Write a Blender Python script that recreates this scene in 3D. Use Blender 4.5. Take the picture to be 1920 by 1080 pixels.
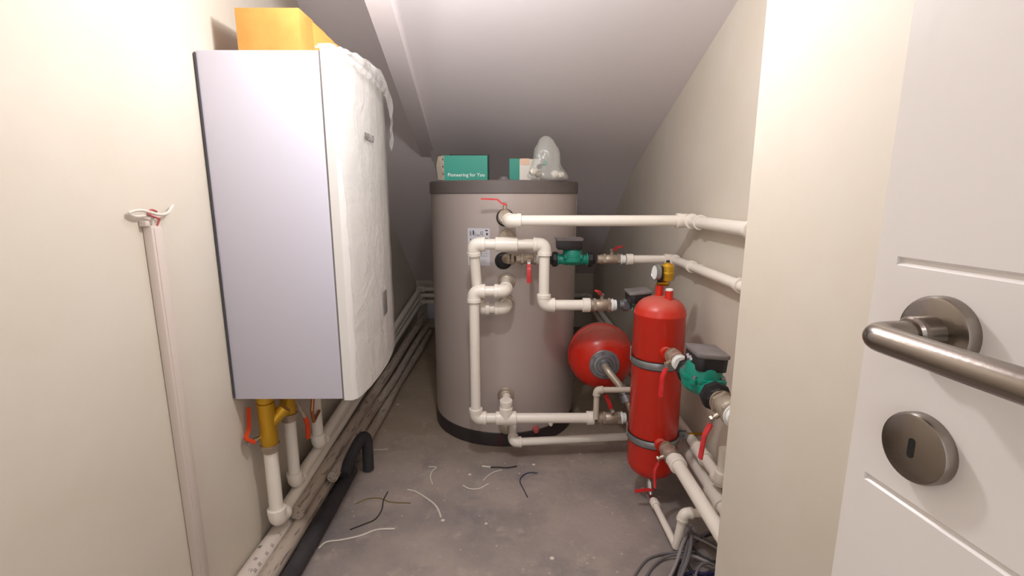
import bpy, bmesh, math, random
from mathutils import Vector, Matrix, noise
random.seed(7)
V = Vector
PI = math.pi
C = bpy.context.scene.collection
for o in list(bpy.data.objects):
    bpy.data.objects.remove(o)

# ------------------------------------------------------------------ camera
FPX = 900.0
PITCH = math.radians(10.9)
YAW = math.radians(0.32)
EYE = V((0, 0, 1.10))
cd = bpy.data.cameras.new('camera')
cam = bpy.data.objects.new('camera', cd)
C.objects.link(cam)
cam.location = EYE
cam.rotation_euler = (PI / 2 - PITCH, 0, -YAW)
cd.sensor_width = 36
cd.lens = 36 * FPX / 1920
cd.clip_start = 0.02
bpy.context.scene.camera = cam
# ------------------------------------------------------------------ view, world
vs = bpy.context.scene.view_settings
vs.view_transform = 'Standard'
vs.look = 'None'
vs.gamma = 1
vs.use_curve_mapping = False
vs.exposure = 0.0
w = bpy.data.worlds.new('world')
bpy.context.scene.world = w
w.use_nodes = True
w.node_tree.nodes['Background'].inputs[0].default_value = (0.98, 0.98, 1.0, 1)
w.node_tree.nodes['Background'].inputs[1].default_value = 1.3


def lamp(name, loc, power, size, col):
    l = bpy.data.lights.new(name, 'POINT')
    l.energy = power
    l.shadow_soft_size = size
    l.color = col
    o = bpy.data.objects.new(name, l)
    C.objects.link(o)
    o.location = loc
    return o


lamp('bulb_light', (-0.06, 1.00, 1.60), 19.5, 0.035, (0.985, 0.98, 1.0))
lamp('wall_light', (-0.45, 1.19, 1.61), 3.2, 0.035, (1.0, 0.97, 0.97))
lamp('hall_light', (-0.25, -0.70, 1.95), 5.0, 0.10, (1.0, 0.98, 0.98))

# ------------------------------------------------------------------ helpers
FW = V((math.sin(YAW) * math.cos(PITCH), math.cos(YAW) * math.cos(PITCH), -math.sin(PITCH)))
RT = V((math.cos(YAW), -math.sin(YAW), 0))
UP = RT.cross(FW)


def at(px, py, X=None, Y=None, Z=None):
    """point of the place that the measured spot of the photograph shows on a plane of the room"""
    d = FW + RT * ((px - 960) / FPX) - UP * ((py - 540) / FPX)
    if X is not None:
        t = (X - EYE.x) / d.x
    elif Y is not None:
        t = (Y - EYE.y) / d.y
    else:
        t = (Z - EYE.z) / d.z
    return EYE + d * t


def perp(d):
    d = d.normalized()
    a = V((0, 0, 1)) if abs(d.z) < 0.9 else V((0, 1, 0))
    return (a - d * a.dot(d)).normalized()


def fillet(pts, rad, n=6):
    pts = [V(p) for p in pts]
    out = [pts[0]]
    for i in range(1, len(pts) - 1):
        a, b, c = pts[i - 1], pts[i], pts[i + 1]
        u = (a - b)
        v = (c - b)
        k = min(rad, u.length * 0.49, v.length * 0.49)
        p, q = b + u.normalized() * k, b + v.normalized() * k
        for j in range(n + 1):
            t = j / n
            out.append(p * (1 - t) ** 2 + b * 2 * t * (1 - t) + q * t * t)
    out.append(pts[-1])
    return out


def smooth_path(pts, n=6):
    pts = [V(p) for p in pts]
    P = [pts[0] * 2 - pts[1]] + pts + [pts[-1] * 2 - pts[-2]]
    out = []
    for i in range(1, len(P) - 2):
        a, b, c, d = P[i - 1], P[i], P[i + 1], P[i + 2]
        for j in range(n):
            t = j / n
            out.append(0.5 * ((2 * b) + (c - a) * t + (2 * a - 5 * b + 4 * c - d) * t * t + (3 * b - a - 3 * c + d) * t ** 3))
    out.append(pts[-1])
    return out


class MB:
    def __init__(s):
        s.bm = bmesh.new()

    def sweep(s, pts, section, normal=None, scale=None, caps=True):
        pts = [V(p) for p in pts]
        n = len(pts)
        rings = []
        t = (pts[1] - pts[0]).normalized()
        nv = V(normal) if normal is not None else perp(t)
        nv = (nv - t * nv.dot(t)).normalized()
        for i, p in enumerate(pts):
            if i == 0:
                t = (pts[1] - pts[0])
            elif i == n - 1:
                t = (pts[-1] - pts[-2])
            else:
                t = (pts[i] - pts[i - 1]).normalized() + (pts[i + 1] - pts[i]).normalized()
            if t.length < 1e-9:
                t = V((0, 0, 1))
            t.normalize()
            nv = nv - t * nv.dot(t)
            nv = nv.normalized() if nv.length > 1e-6 else perp(t)
            b = t.cross(nv)
            k = scale[i] if scale else 1.0
            rings.append([s.bm.verts.new(p + nv * (x * k) + b * (y * k)) for x, y in section])
        m = len(section)
        for a, b in zip(rings, rings[1:]):
            for j in range(m):
                s.bm.faces.new((a[j], a[(j + 1) % m], b[(j + 1) % m], b[j]))
        if caps:
            s.bm.faces.new(rings[0][::-1])
            s.bm.faces.new(rings[-1])
        return s

    def tube(s, pts, r, n=16, caps=True):
        if isinstance(r, (int, float)):
            return s.sweep(pts, [(r * math.cos(2 * PI * k / n), r * math.sin(2 * PI * k / n)) for k in range(n)], caps=caps)
        return s.sweep(pts, [(math.cos(2 * PI * k / n), math.sin(2 * PI * k / n)) for k in range(n)], scale=r, caps=caps)

    def lathe(s, o, d, prof, n=24, ref=None, caps=True):
        """prof: list of (along, radius)"""
        o, d = V(o), V(d).normalized()
        a = V(ref).normalized() if ref is not None else perp(d)
        a = (a - d * a.dot(d)).normalized()
        b = d.cross(a)
        rings = []
        for z, r in prof:
            r = max(r, 1e-5)
            rings.append([s.bm.verts.new(o + d * z + (a * math.cos(2 * PI * k / n) + b * math.sin(2 * PI * k / n)) * r) for k in range(n)])
        for p, q in zip(rings, rings[1:]):
            for j in range(n):
                s.bm.faces.new((p[j], p[(j + 1) % n], q[(j + 1) % n], q[j]))
        if caps:
            s.bm.faces.new(rings[0][::-1])
            s.bm.faces.new(rings[-1])
        return s

    def box(s, c, size, M=None, bevel=0.0, seg=2):
        t = bmesh.new()
        bmesh.ops.create_cube(t, size=1.0)
        bmesh.ops.scale(t, vec=V(size), verts=t.verts)
        if bevel > 0:
            bmesh.ops.bevel(t, geom=list(t.edges), offset=bevel, segments=seg, profile=0.5, affect='EDGES')
        mat = Matrix.Translation(V(c)) @ (M.to_4x4() if M else Matrix.Identity(4))
        bmesh.ops.transform(t, matrix=mat, verts=t.verts)
        s.join(t)
        return s

    def prism(s, poly, d0, d1=None, bevel=0.0):
        """poly: 3D points of one face, extruded by vector d0"""
        t = bmesh.new()
        a = [t.verts.new(V(p)) for p in poly]
        b = [t.verts.new(V(p) + V(d0)) for p in poly]
        t.faces.new(a[::-1])
        t.faces.new(b)
        for i in range(len(a)):
            j = (i + 1) % len(a)
            t.faces.new((a[i], a[j], b[j], b[i]))
        bmesh.ops.recalc_face_normals(t, faces=t.faces)
        if bevel > 0:
            bmesh.ops.bevel(t, geom=list(t.edges), offset=bevel, segments=2, profile=0.5, affect='EDGES')
        s.join(t)
        return s

    def ball(s, c, r, scale=(1, 1, 1), M=None, u=16, v=10):
        t = bmesh.new()
        bmesh.ops.create_uvsphere(t, u_segments=u, v_segments=v, radius=r)
        bmesh.ops.scale(t, vec=V(scale), verts=t.verts)
        mat = Matrix.Translation(V(c)) @ (M.to_4x4() if M else Matrix.Identity(4))
        bmesh.ops.transform(t, matrix=mat, verts=t.verts)
        s.join(t)
        return s

    def join(s, t):
        me = bpy.data.meshes.new('tmp')
        t.to_mesh(me)
        s.bm.from_mesh(me)
        bpy.data.meshes.remove(me)
        t.free()

    def xf(s, M):
        bmesh.ops.transform(s.bm, matrix=M, verts=s.bm.verts)
        return s


def root_loc(o):
    p = V((0, 0, 0))
    while o:
        p += o.location
        o = o.parent
    return p


def obj(name, mb, mat, parent=None, smooth=35):
    bm = mb.bm
    bmesh.ops.recalc_face_normals(bm, faces=bm.faces)
    if parent is not None:
        off = root_loc(parent)
        loc = V((0, 0, 0))
    else:
        xs = [v.co for v in bm.verts]
        mn = V((min(c.x for c in xs), min(c.y for c in xs), min(c.z for c in xs)))
        mx = V((max(c.x for c in xs), max(c.y for c in xs), max(c.z for c in xs)))
        loc = V(((mn.x + mx.x) / 2, (mn.y + mx.y) / 2, mn.z))
        off = loc
    bmesh.ops.translate(bm, vec=-off, verts=bm.verts)
    me = bpy.data.meshes.new(name)
    bm.to_mesh(me)
    bm.free()
    me.materials.append(mat)
    if smooth:
        for p in me.polygons:
            p.use_smooth = True
        me.set_sharp_from_angle(angle=math.radians(smooth))
    o = bpy.data.objects.new(name, me)
    C.objects.link(o)
    o.parent = parent
    o.location = loc
    return o


def thing(name, label, cat, loc, group=None):
    o = bpy.data.objects.new(name, None)
    o.empty_display_size = 0.05
    C.objects.link(o)
    o.location = V(loc)
    o['label'] = label
    o['category'] = cat
    if group:
        o['group'] = group
    return o


def tag(o, label, cat, group=None):
    o['label'] = label
    o['category'] = cat
    if group:
        o['group'] = group
    return o


def struct(name, mb, mat, smooth=None):
    o = obj(name, mb, mat, None, smooth)
    o['kind'] = 'structure'
    return o


# ------------------------------------------------------------------ materials
def lin(c):
    return tuple(((x / 255) / 12.92 if x / 255 <= 0.04045 else ((x / 255 + 0.055) / 1.055) ** 2.4) for x in c) + (1,)


def mat(name, col, rough=0.5, metal=0.0, bump=0.0, bscale=40, var=0.0, vscale=6, col2=None, spec=0.5, trans=0.0, alpha=1.0, coat=0.0, thr=(0.4, 0.65)):
    m = bpy.data.materials.new(name)
    m.use_nodes = True
    nt = m.node_tree
    b = nt.nodes['Principled BSDF']
    b.inputs['Base Color'].default_value = lin(col)
    b.inputs['Roughness'].default_value = rough
    b.inputs['Metallic'].default_value = metal
    b.inputs['Specular IOR Level'].default_value = spec
    b.inputs['Transmission Weight'].default_value = trans
    b.inputs['Alpha'].default_value = alpha
    b.inputs['Coat Weight'].default_value = coat
    tc = nt.nodes.new('ShaderNodeTexCoord')
    if bump:
        n = nt.nodes.new('ShaderNodeTexNoise')
        n.inputs['Scale'].default_value = bscale
        n.inputs['Detail'].default_value = 6
        nt.links.new(tc.outputs['Object'], n.inputs['Vector'])
        bp = nt.nodes.new('ShaderNodeBump')
        bp.inputs['Strength'].default_value = bump
        bp.inputs['Distance'].default_value = 0.01
        nt.links.new(n.outputs['Fac'], bp.inputs['Height'])
        nt.links.new(bp.outputs['Normal'], b.inputs['Normal'])
    if col2 is not None:
        n = nt.nodes.new('ShaderNodeTexNoise')
        n.inputs['Scale'].default_value = vscale
        n.inputs['Detail'].default_value = 7
        n.inputs['Roughness'].default_value = 0.6
        nt.links.new(tc.outputs['Object'], n.inputs['Vector'])
        r = nt.nodes.new('ShaderNodeMapRange')
        r.inputs['From Min'].default_value = thr[0]
        r.inputs['From Max'].default_value = thr[1]
        nt.links.new(n.outputs['Fac'], r.inputs['Value'])
        mx = nt.nodes.new('ShaderNodeMix')
        mx.data_type = 'RGBA'
        mx.inputs['A'].default_value = lin(col)
        mx.inputs['B'].default_value = lin(col2)
        nt.links.new(r.outputs['Result'], mx.inputs['Factor'])
        nt.links.new(mx.outputs['Result'], b.inputs['Base Color'])
    return m


M = {}
M['wall'] = mat('wall_paint', (214, 205, 191), 0.62, bump=0.12, bscale=14, col2=(210, 200, 184), vscale=3)
M['ceil'] = mat('ceiling_paint', (228, 220, 221), 0.7, bump=0.08, bscale=18)
M['door'] = mat('door_lacquer', (226, 220, 216), 0.32, bump=0.02, bscale=60)
M['steel'] = mat('brushed_steel', (146, 138, 130), 0.24, 1.0, bump=0.02, bscale=300)
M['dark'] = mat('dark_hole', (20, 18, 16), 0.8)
M['casing'] = mat('casing_enamel', (208, 205, 217), 0.30, spec=0.4)
M['cover'] = mat('front_cover', (226, 222, 218), 0.4)
M['grey_plastic'] = mat('grey_plastic', (120, 114, 112), 0.4)
M['card'] = mat('kraft_cardboard', (196, 142, 70), 0.75, bump=0.05, bscale=80, col2=(184, 130, 60), vscale=10)
M['card_side'] = mat('raw_cardboard', (190, 176, 158), 0.8, bump=0.05, bscale=80)
M['teal_card'] = mat('teal_card', (22, 140, 120), 0.45)
M['white_card'] = mat('white_card', (225, 218, 205), 0.5)
M['white'] = mat('white_print', (240, 240, 236), 0.5)
M['label'] = mat('paper_label', (205, 203, 208), 0.5)
M['ink'] = mat('ink', (70, 68, 74), 0.6)
M['pale_ink'] = mat('pale_ink', (150, 146, 150), 0.6)
M['pvc'] = mat('white_pipe', (238, 230, 218), 0.30, spec=0.5)
M['pvc_dusty'] = mat('dusty_white_pipe', (205, 193, 176), 0.45)
M['brass'] = mat('brass', (196, 150, 48), 0.34, 1.0, bump=0.03, bscale=90)
M['brass_paint'] = mat('yellow_brass', (206, 158, 40), 0.38, 0.55, bump=0.04, bscale=60)
M['nickel'] = mat('dusty_nickel', (190, 178, 162), 0.42, 0.55, bump=0.03, bscale=80, col2=(168, 150, 130), vscale=20)
M['zinc'] = mat('galvanised_steel', (160, 162, 164), 0.38, 0.75, bump=0.04, bscale=50, col2=(140, 142, 146), vscale=18)
M['chrome'] = mat('chrome', (200, 200, 202), 0.2, 1.0)
M['red'] = mat('red_lever', (206, 34, 40), 0.40, col2=(214, 60, 60), vscale=30)
M['orange'] = mat('orange_lever', (214, 70, 30), 0.42)
M['teal'] = mat('teal_paint', (10, 128, 106), 0.42, bump=0.03, bscale=60, col2=(24, 140, 118), vscale=14)
M['black_plastic'] = mat('black_plastic', (38, 35, 38), 0.42)
M['grey_cover'] = mat('grey_cover', (132, 124, 122), 0.55, col2=(112, 106, 106), vscale=20)
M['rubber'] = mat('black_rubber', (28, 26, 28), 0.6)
M['foam'] = mat('black_foam', (44, 41, 44), 0.8, bump=0.25, bscale=30, col2=(60, 56, 58), vscale=8)
M['cable'] = mat('grey_cable', (112, 108, 110), 0.5)
M['cable_dark'] = mat('dark_cable', (58, 55, 58), 0.5)
M['cable_light'] = mat('light_cable', (150, 143, 142), 0.45)
M['cable_blue'] = mat('blue_cable', (38, 36, 78), 0.5)
M['wire_white'] = mat('white_wire', (216, 208, 196), 0.5)
M['wire_red'] = mat('red_wire', (176, 84, 84), 0.5)
M['wire_black'] = mat('black_wire', (36, 33, 34), 0.5)
M['wire_blue'] = mat('blue_wire', (56, 56, 84), 0.5)
M['wire_yellow'] = mat('yellow_wire', (128, 108, 56), 0.5)
M['conduit'] = mat('conduit_plastic', (206, 192, 182), 0.42)
M['tank'] = mat('tank_jacket', (182, 169, 162), 0.34, 0.15, spec=0.5, bump=0.01, bscale=5)
M['tank_cap'] = mat('tank_cap', (104, 95, 92), 0.5)
M['tank_base'] = mat('tank_base', (52, 45, 46), 0.5)
M['glass'] = mat('gauge_glass', (200, 205, 210), 0.1, trans=0.3)
M['grout'] = mat('printed_sleeve_white', (214, 202, 192), 0.5)


def dusty(name, base, dust, lo, hi, rough):
    """paint with dust lying on the faces that look up"""
    m = bpy.data.materials.new(name)
    m.use_nodes = True
    nt = m.node_tree
    b = nt.nodes['Principled BSDF']
    b.inputs['Roughness'].default_value = rough
    g = nt.nodes.new('ShaderNodeNewGeometry')
    sp = nt.nodes.new('ShaderNodeSeparateXYZ')
    nt.links.new(g.outputs['Normal'], sp.inputs[0])
    tc = nt.nodes.new('ShaderNodeTexCoord')
    n = nt.nodes.new('ShaderNodeTexNoise')
    n.inputs['Scale'].default_value = 14
    n.inputs['Detail'].default_value = 6
    nt.links.new(tc.outputs['Object'], n.inputs['Vector'])
    ad = nt.nodes.new('ShaderNodeMath')
    ad.operation = 'MULTIPLY_ADD'
    ad.inputs[1].default_value = 0.5
    nt.links.new(n.outputs['Fac'], ad.inputs[0])
    nt.links.new(sp.outputs['Z'], ad.inputs[2])
    r = nt.nodes.new('ShaderNodeMapRange')
    r.inputs['From Min'].default_value = lo
    r.inputs['From Max'].default_value = hi
    r.inputs['To Max'].default_value = 0.62
    nt.links.new(ad.outputs[0], r.inputs['Value'])
    mx = nt.nodes.new('ShaderNodeMix')
    mx.data_type = 'RGBA'
    mx.inputs['A'].default_value = lin(base)
    mx.inputs['B'].default_value = lin(dust)
    nt.links.new(r.outputs['Result'], mx.inputs['Factor'])
    nt.links.new(mx.outputs['Result'], b.inputs['Base Color'])
    rr = nt.nodes.new('ShaderNodeMapRange')
    rr.inputs['To Min'].default_value = rough
    rr.inputs['To Max'].default_value = 0.6
    nt.links.new(r.outputs['Result'], rr.inputs['Value'])
    nt.links.new(rr.outputs['Result'], b.inputs['Roughness'])
    return m


M['red_paint'] = dusty('red_enamel', (206, 42, 24), (190, 120, 106), 0.50, 1.25, 0.28)
M['vessel_red'] = dusty('red_vessel_enamel', (208, 38, 20), (165, 122, 108), 0.62, 1.20, 0.25)


def film_mat():
    m = bpy.data.materials.new('clear_film')
    m.use_nodes = True
    nt = m.node_tree
    b = nt.nodes['Principled BSDF']
    b.inputs['Base Color'].default_value = lin((232, 230, 226))
    b.inputs['Roughness'].default_value = 0.25
    b.inputs['Alpha'].default_value = 0.38
    tc = nt.nodes.new('ShaderNodeTexCoord')
    n = nt.nodes.new('ShaderNodeTexNoise')
    n.inputs['Scale'].default_value = 9
    n.inputs['Detail'].default_value = 8
    n.inputs['Distortion'].default_value = 1.2
    nt.links.new(tc.outputs['Object'], n.inputs['Vector'])
    bp = nt.nodes.new('ShaderNodeBump')
    bp.inputs['Strength'].default_value = 1.0
    bp.inputs['Distance'].default_value = 0.01
    nt.links.new(n.outputs['Fac'], bp.inputs['Height'])
    nt.links.new(bp.outputs['Normal'], b.inputs['Normal'])
    return m


M['film'] = film_mat()
M['bag'] = mat('bag_film', (220, 220, 212), 0.16, alpha=0.30, bump=0.6, bscale=14)


def floor_mat():
    m = bpy.data.materials.new('concrete_floor')
    m.use_nodes = True
    nt = m.node_tree
    N, L = nt.nodes, nt.links
    b = N['Principled BSDF']
    b.inputs['Roughness'].default_value = 0.62
    tc = N.new('ShaderNodeTexCoord')
    geo = N.new('ShaderNodeNewGeometry')
    P = geo.outputs['Position']

    def nz(scale, det=8, rough=0.6, off=0.0):
        n = N.new('ShaderNodeTexNoise')
        n.inputs['Scale'].default_value = scale
        n.inputs['Detail'].default_value = det
        n.inputs['Roughness'].default_value = rough
        L.new(P, n.inputs['Vector'])
        return n.outputs['Fac']

    def mr(v, a, bb, lo=0.0, hi=1.0):
        r = N.new('ShaderNodeMapRange')
        r.inputs['From Min'].default_value = a
        r.inputs['From Max'].default_value = bb
        r.inputs['To Min'].default_value = lo
        r.inputs['To Max'].default_value = hi
        L.new(v, r.inputs['Value'])
        return r.outputs['Result']

    def mix(a, bcol, f):
        mx = N.new('ShaderNodeMix')
        mx.data_type = 'RGBA'
        if isinstance(a, tuple):
            mx.inputs['A'].default_value = lin(a)
        else:
            L.new(a, mx.inputs['A'])
        mx.inputs['B'].default_value = lin(bcol)
        L.new(f, mx.inputs['Factor'])
        return mx.outputs['Result']
    sp = N.new('ShaderNodeSeparateXYZ')
    L.new(P, sp.inputs[0])
    c = mix((166, 153, 145), (138, 129, 126), mr(nz(2.6), 0.42, 0.62))
    c = mix(c, (112, 109, 115), mr(nz(4.5, 9, 0.7), 0.54, 0.68, 0, 0.6))
    # ochre dust swept along the back and sides
    yd = mr(sp.outputs['Y'], 1.75, 2.15, 0.0, 0.55)
    c = mix(c, (160, 138, 106), yd)
    c = mix(c, (188, 174, 162), mr(nz(11, 10, 0.75), 0.55, 0.70, 0, 0.7))
    # splashes of plaster
    vo = N.new('ShaderNodeTexVoronoi')
    vo.inputs['Scale'].default_value = 8.5
    vo.inputs['Randomness'].default_value = 1.0
    L.new(P, vo.inputs['Vector'])
    c = mix(c, (232, 222, 210), mr(vo.outputs['Distance'], 0.045, 0.07, 0.95, 0.0))
    vo2 = N.new('ShaderNodeTexVoronoi')
    vo2.inputs['Scale'].default_value = 21
    L.new(P, vo2.inputs['Vector'])
    c = mix(c, (214, 204, 190), mr(vo2.outputs['Distance'], 0.05, 0.09, 0.6, 0.0))
    # chalk line running away from the door and one across
    for (axis, pos, tilt) in (('X', -0.32, -0.16), ('Y', 1.735, 0.03)):
        other = 'Y' if axis == 'X' else 'X'
        ma = N.new('ShaderNodeMath')
        ma.operation = 'MULTIPLY_ADD'
        ma.inputs[1].default_value = tilt
        L.new(sp.outputs[other], ma.inputs[0])
        L.new(sp.outputs[axis], ma.inputs[2])
        mb = N.new('ShaderNodeMath')
        mb.operation = 'SUBTRACT'
        mb.inputs[1].default_value = pos + (tilt * 1.3 if axis == 'X' else 0)
        L.new(ma.outputs[0], mb.inputs[0])
        mc = N.new('ShaderNodeMath')
        mc.operation = 'ABSOLUTE'
        L.new(mb.outputs[0], mc.inputs[0])
        c = mix(c, (168, 154, 138), mr(mc.outputs[0], 0.0006, 0.0022, 0.5, 0.0))
    L.new(c, b.inputs['Base Color'])
    bp = N.new('ShaderNodeBump')
    bp.inputs['Strength'].default_value = 0.4
    bp.inputs['Distance'].default_value = 0.004
    L.new(nz(60, 8), bp.inputs['Height'])
    L.new(bp.outputs['Normal'], b.inputs['Normal'])
    return m


M['floor'] = floor_mat()


def sleeve_mat(name, base, base2):
    """foam pipe sleeve with rows of dark printed dashes running along it"""
    m = bpy.data.materials.new(name)
    m.use_nodes = True
    nt = m.node_tree
    N, L = nt.nodes, nt.links
    b = N['Principled BSDF']
    b.inputs['Roughness'].default_value = 0.45
    geo = N.new('ShaderNodeNewGeometry')
    mp = N.new('ShaderNodeMapping')
    mp.inputs['Scale'].default_value = (84, 8, 84)
    L.new(geo.outputs['Position'], mp.inputs['Vector'])
    n = N.new('ShaderNodeTexNoise')
    n.inputs['Scale'].default_value = 1.6
    n.inputs['Detail'].default_value = 3
    L.new(mp.outputs[0], n.inputs['Vector'])
    r = N.new('ShaderNodeMapRange')
    r.inputs['From Min'].default_value = 0.58
    r.inputs['From Max'].default_value = 0.62
    r.inputs['To Max'].default_value = 0.62
    L.new(n.outputs['Fac'], r.inputs['Value'])
    n2 = N.new('ShaderNodeTexNoise')
    n2.inputs['Scale'].default_value = 6
    L.new(geo.outputs['Position'], n2.inputs['Vector'])
    m1 = N.new('ShaderNodeMix')
    m1.data_type = 'RGBA'
    m1.inputs['A'].default_value = lin(base)
    m1.inputs['B'].default_value = lin(base2)
    L.new(n2.outputs['Fac'], m1.inputs['Factor'])
    m2 = N.new('ShaderNodeMix')
    m2.data_type = 'RGBA'
    L.new(m1.outputs['Result'], m2.inputs['A'])
    m2.inputs['B'].default_value = lin((74, 62, 58))
    L.new(r.outputs['Result'], m2.inputs['Factor'])
    L.new(m2.outputs['Result'], b.inputs['Base Color'])
    return m


M['sleeve'] = sleeve_mat('printed_sleeve', (192, 178, 164), (168, 153, 138))

# ------------------------------------------------------------------ room
XL, XR, XD = -0.777, 0.70, 0.45       # left wall, right wall, wall by the door
YB = 3.95
YC = 0.917                            # corner where the wall steps back
f = MB().prism([(XL - .1, -1.2, -.08), (XR + .1, -1.2, -.08), (XR + .1, YB + .1, -.08), (XL - .1, YB + .1, -.08)], (0, 0, .08))
struct('floor', f, M['floor'])
f = MB().prism([(XL - .1, -1.2, 0), (XL, -1.2, 0), (XL, YB + .1, 0), (XL - .1, YB + .1, 0)], (0, 0, 2.5))
struct('wall_left', f, M['wall'])
f = MB().prism([(XR, YC, 0), (XR + .1, YC, 0), (XR + .1, YB + .1, 0), (XR, YB + .1, 0)], (0, 0, 2.5))
struct('wall_right', f, M['wall'])
f = MB().prism([(XL, YB, 0), (XR, YB, 0), (XR, YB + .1, 0), (XL, YB + .1, 0)], (0, 0, .6))
struct('wall_back', f, M['wall'])
f = MB().prism([(XD, -1.2, 0), (XR + .1, -1.2, 0), (XR + .1, YC, 0), (XD, YC, 0)], (0, 0, 2.5), bevel=0.004)
struct('wall_doorside', f, M['wall'])


def zl(y):
    return 3.13 - .69 * y


def zr(y):
    return 2.292 - .377 * y


# steep ceiling (underside of the flight), from the flat ceiling down to the back wall
y0 = (3.13 - 2.4) / .69
f = MB().prism([(XL, y0, 2.4), (XL, YB + .05, zl(YB + .05)), (XL, YB + .05, zl(YB + .05) + .12), (XL, y0, 2.52)], (-.41 - XL, 0, 0))
f.prism([(-.41, y0, 2.4), (-.41, 1.5, zl(1.5)), (-.41, 1.5, zl(1.5) + .12), (-.41, y0, 2.52)], (XR + .41, 0, 0))
struct('ceiling_steep', f, M['ceil'])
f = MB().prism([(XL, -1.2, 2.4), (XR + .1, -1.2, 2.4), (XR + .1, y0, 2.4), (XL, y0, 2.4)], (0, 0, .12))
struct('ceiling', f, M['ceil'])
# shallower soffit on the right of the beam, bending down into the steep run at the back


def beam_x(y):
    return -.33 - .059 * (y - 1.465) / 1.101


f = MB()
rows = []
for k in range(41):
    y = .95 + (YB + .04 - .95) * k / 40
    q = min(1, max(0, (y - 2.62) / .5))
    z = zr(min(y, 2.62))
    if y > 2.62:
        yy = min(y, 3.12) - 2.62
        z -= .377 * yy + (.69 - .377) * yy * yy / (2 * .5)
        if y > 3.12:
            z -= .69 * (y - 3.12)
    xl = beam_x(y) - .02 if y < 2.7 else XL
    if y >= 2.7:
        xl = beam_x(2.7) - .05
    rows.append([f.bm.verts.new(p) for p in ((xl, y, z), (XR, y, z), (XR, y, z + .05), (xl, y, z + .05))])
for p, q_ in zip(rows, rows[1:]):
    for j in range(4):
        f.bm.faces.new((p[j], p[(j + 1) % 4], q_[(j + 1) % 4], q_[j]))
f.bm.faces.new(rows[0][::-1])
f.bm.faces.new(rows[-1])
struct('ceiling_soffit', f, M['ceil'], 35)
f = MB()
f.prism([(-.33, .95, zr(.95)), (XR, .95, zr(.95)), (XR, .95, 2.4), (-.33, .95, 2.4)], (0, .04, 0))
struct('ceiling_riser', f, M['ceil'])


# beam hanging along the left edge of the soffit
def beam_pt(y, side):
    t = (y - 1.465) / (2.566 - 1.465)
    xb = -.33 - .059 * t
    xa = -.403 - .062 * t
    return (xb if side else xa), 1.635 - .31 * t


f = MB()
ya, yb = .95, 2.72
poly = []
rings = []
for y in (ya, yb):
    xa, z = beam_pt(y, 0)
    xb, _ = beam_pt(y, 1)
    top = min(zl(y), 2.39) + (.03 if y == yb else 0)
    rings.append([(xa, y, z), (xb, y, z), (xb, y, max(top, zr(y) + .02)), (xa, y, max(top, zr(y) + .02))])
bm = f.bm
vv = [[bm.verts.new(p) for p in r] for r in rings]
for j in range(4):
    bm.faces.new((vv[0][j], vv[0][(j + 1) % 4], vv[1][(j + 1) % 4], vv[1][j]))
bm.faces.new(vv[0][::-1])
bm.faces.new(vv[1])
struct('trim_beam', f, M['ceil'])

# ------------------------------------------------------------------ door leaf, opened against the wall
dr = bpy.data.objects.new('door_1', None)
C.objects.link(dr)
dr['kind'] = 'structure'
YE, LEN = .39, .80
u = V((.11, -1, 0)).normalized()            # along the leaf towards the hinge
nrm = V((-1, -.11, 0)).normalized()         # out of the leaf, towards the room
e0 = V((.345 - .11 * YE, YE, 0))
dr.location = e0
DM = Matrix((u, nrm, V((0, 0, 1)))).transposed()


def dpt(s, n, z):
    return e0 + u * s + nrm * n + V((0, 0, z))


# leaf built as strips so that the pressed grooves are real recesses
GZ = [.865, 1.05]
g = .0035
f = MB()
prof = [(.01, -.04), (2.05, -.04), (2.05, 0)]
for gz in GZ[::-1]:
    prof += [(gz + .0034, 0), (gz + .0024, -.0009), (gz + .0012, -.0030), (gz - .0012, -.0030), (gz - .0024, -.0009), (gz - .0034, 0)]
prof += [(.01, 0)]
f.prism([dpt(.018, n_, z_) for z_, n_ in prof], u * (LEN - .018))
f.prism([dpt(0, 0, .01), dpt(.0181, 0, .01), dpt(.0181, -.04, .01), dpt(0, -.04, .01)], (0, 0, 2.04))
obj('leaf', f, M['door'], dr, 30)
f = MB()
rc = dpt(.062, 0, 1.004)
f.lathe(rc, nrm, [(0, .0265), (.007, .0265), (.009, .0255), (.0095, .024), (.0095, 0)], 40)
rose = obj('handle_rose', f, M['steel'], dr)
f = MB()
nb = rc + nrm * .056
path = fillet([rc + nrm * .008, nb, nb + u * .135], .012, 8)
f.tube(path, .0095, 24)
f.lathe(rc + nrm * .0095, nrm, [(0, .0125), (.016, .0125), (.018, .011)], 24)
obj('handle_lever', f, M['steel'], dr)
ec = dpt(.062, 0, .915)
f = MB().lathe(ec, nrm, [(0, .0265), (.007, .0265), (.009, .0255), (.0095, .024), (.0095, 0)], 40)
es = obj('keyhole_escutcheon', f, M['steel'], dr)
f = MB()
sl = []
for k in range(24):
    a = 2 * PI * k / 24
    sl.append(ec + nrm * .0090 + u * (.0028 * math.cos(a)) + V((0, 0, .0028 * math.sin(a) + (.005 if math.sin(a) > 0 else -.005))))
f.prism(sl, nrm * .0007)
obj('keyhole', f, M['dark'], es, 0)

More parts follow.
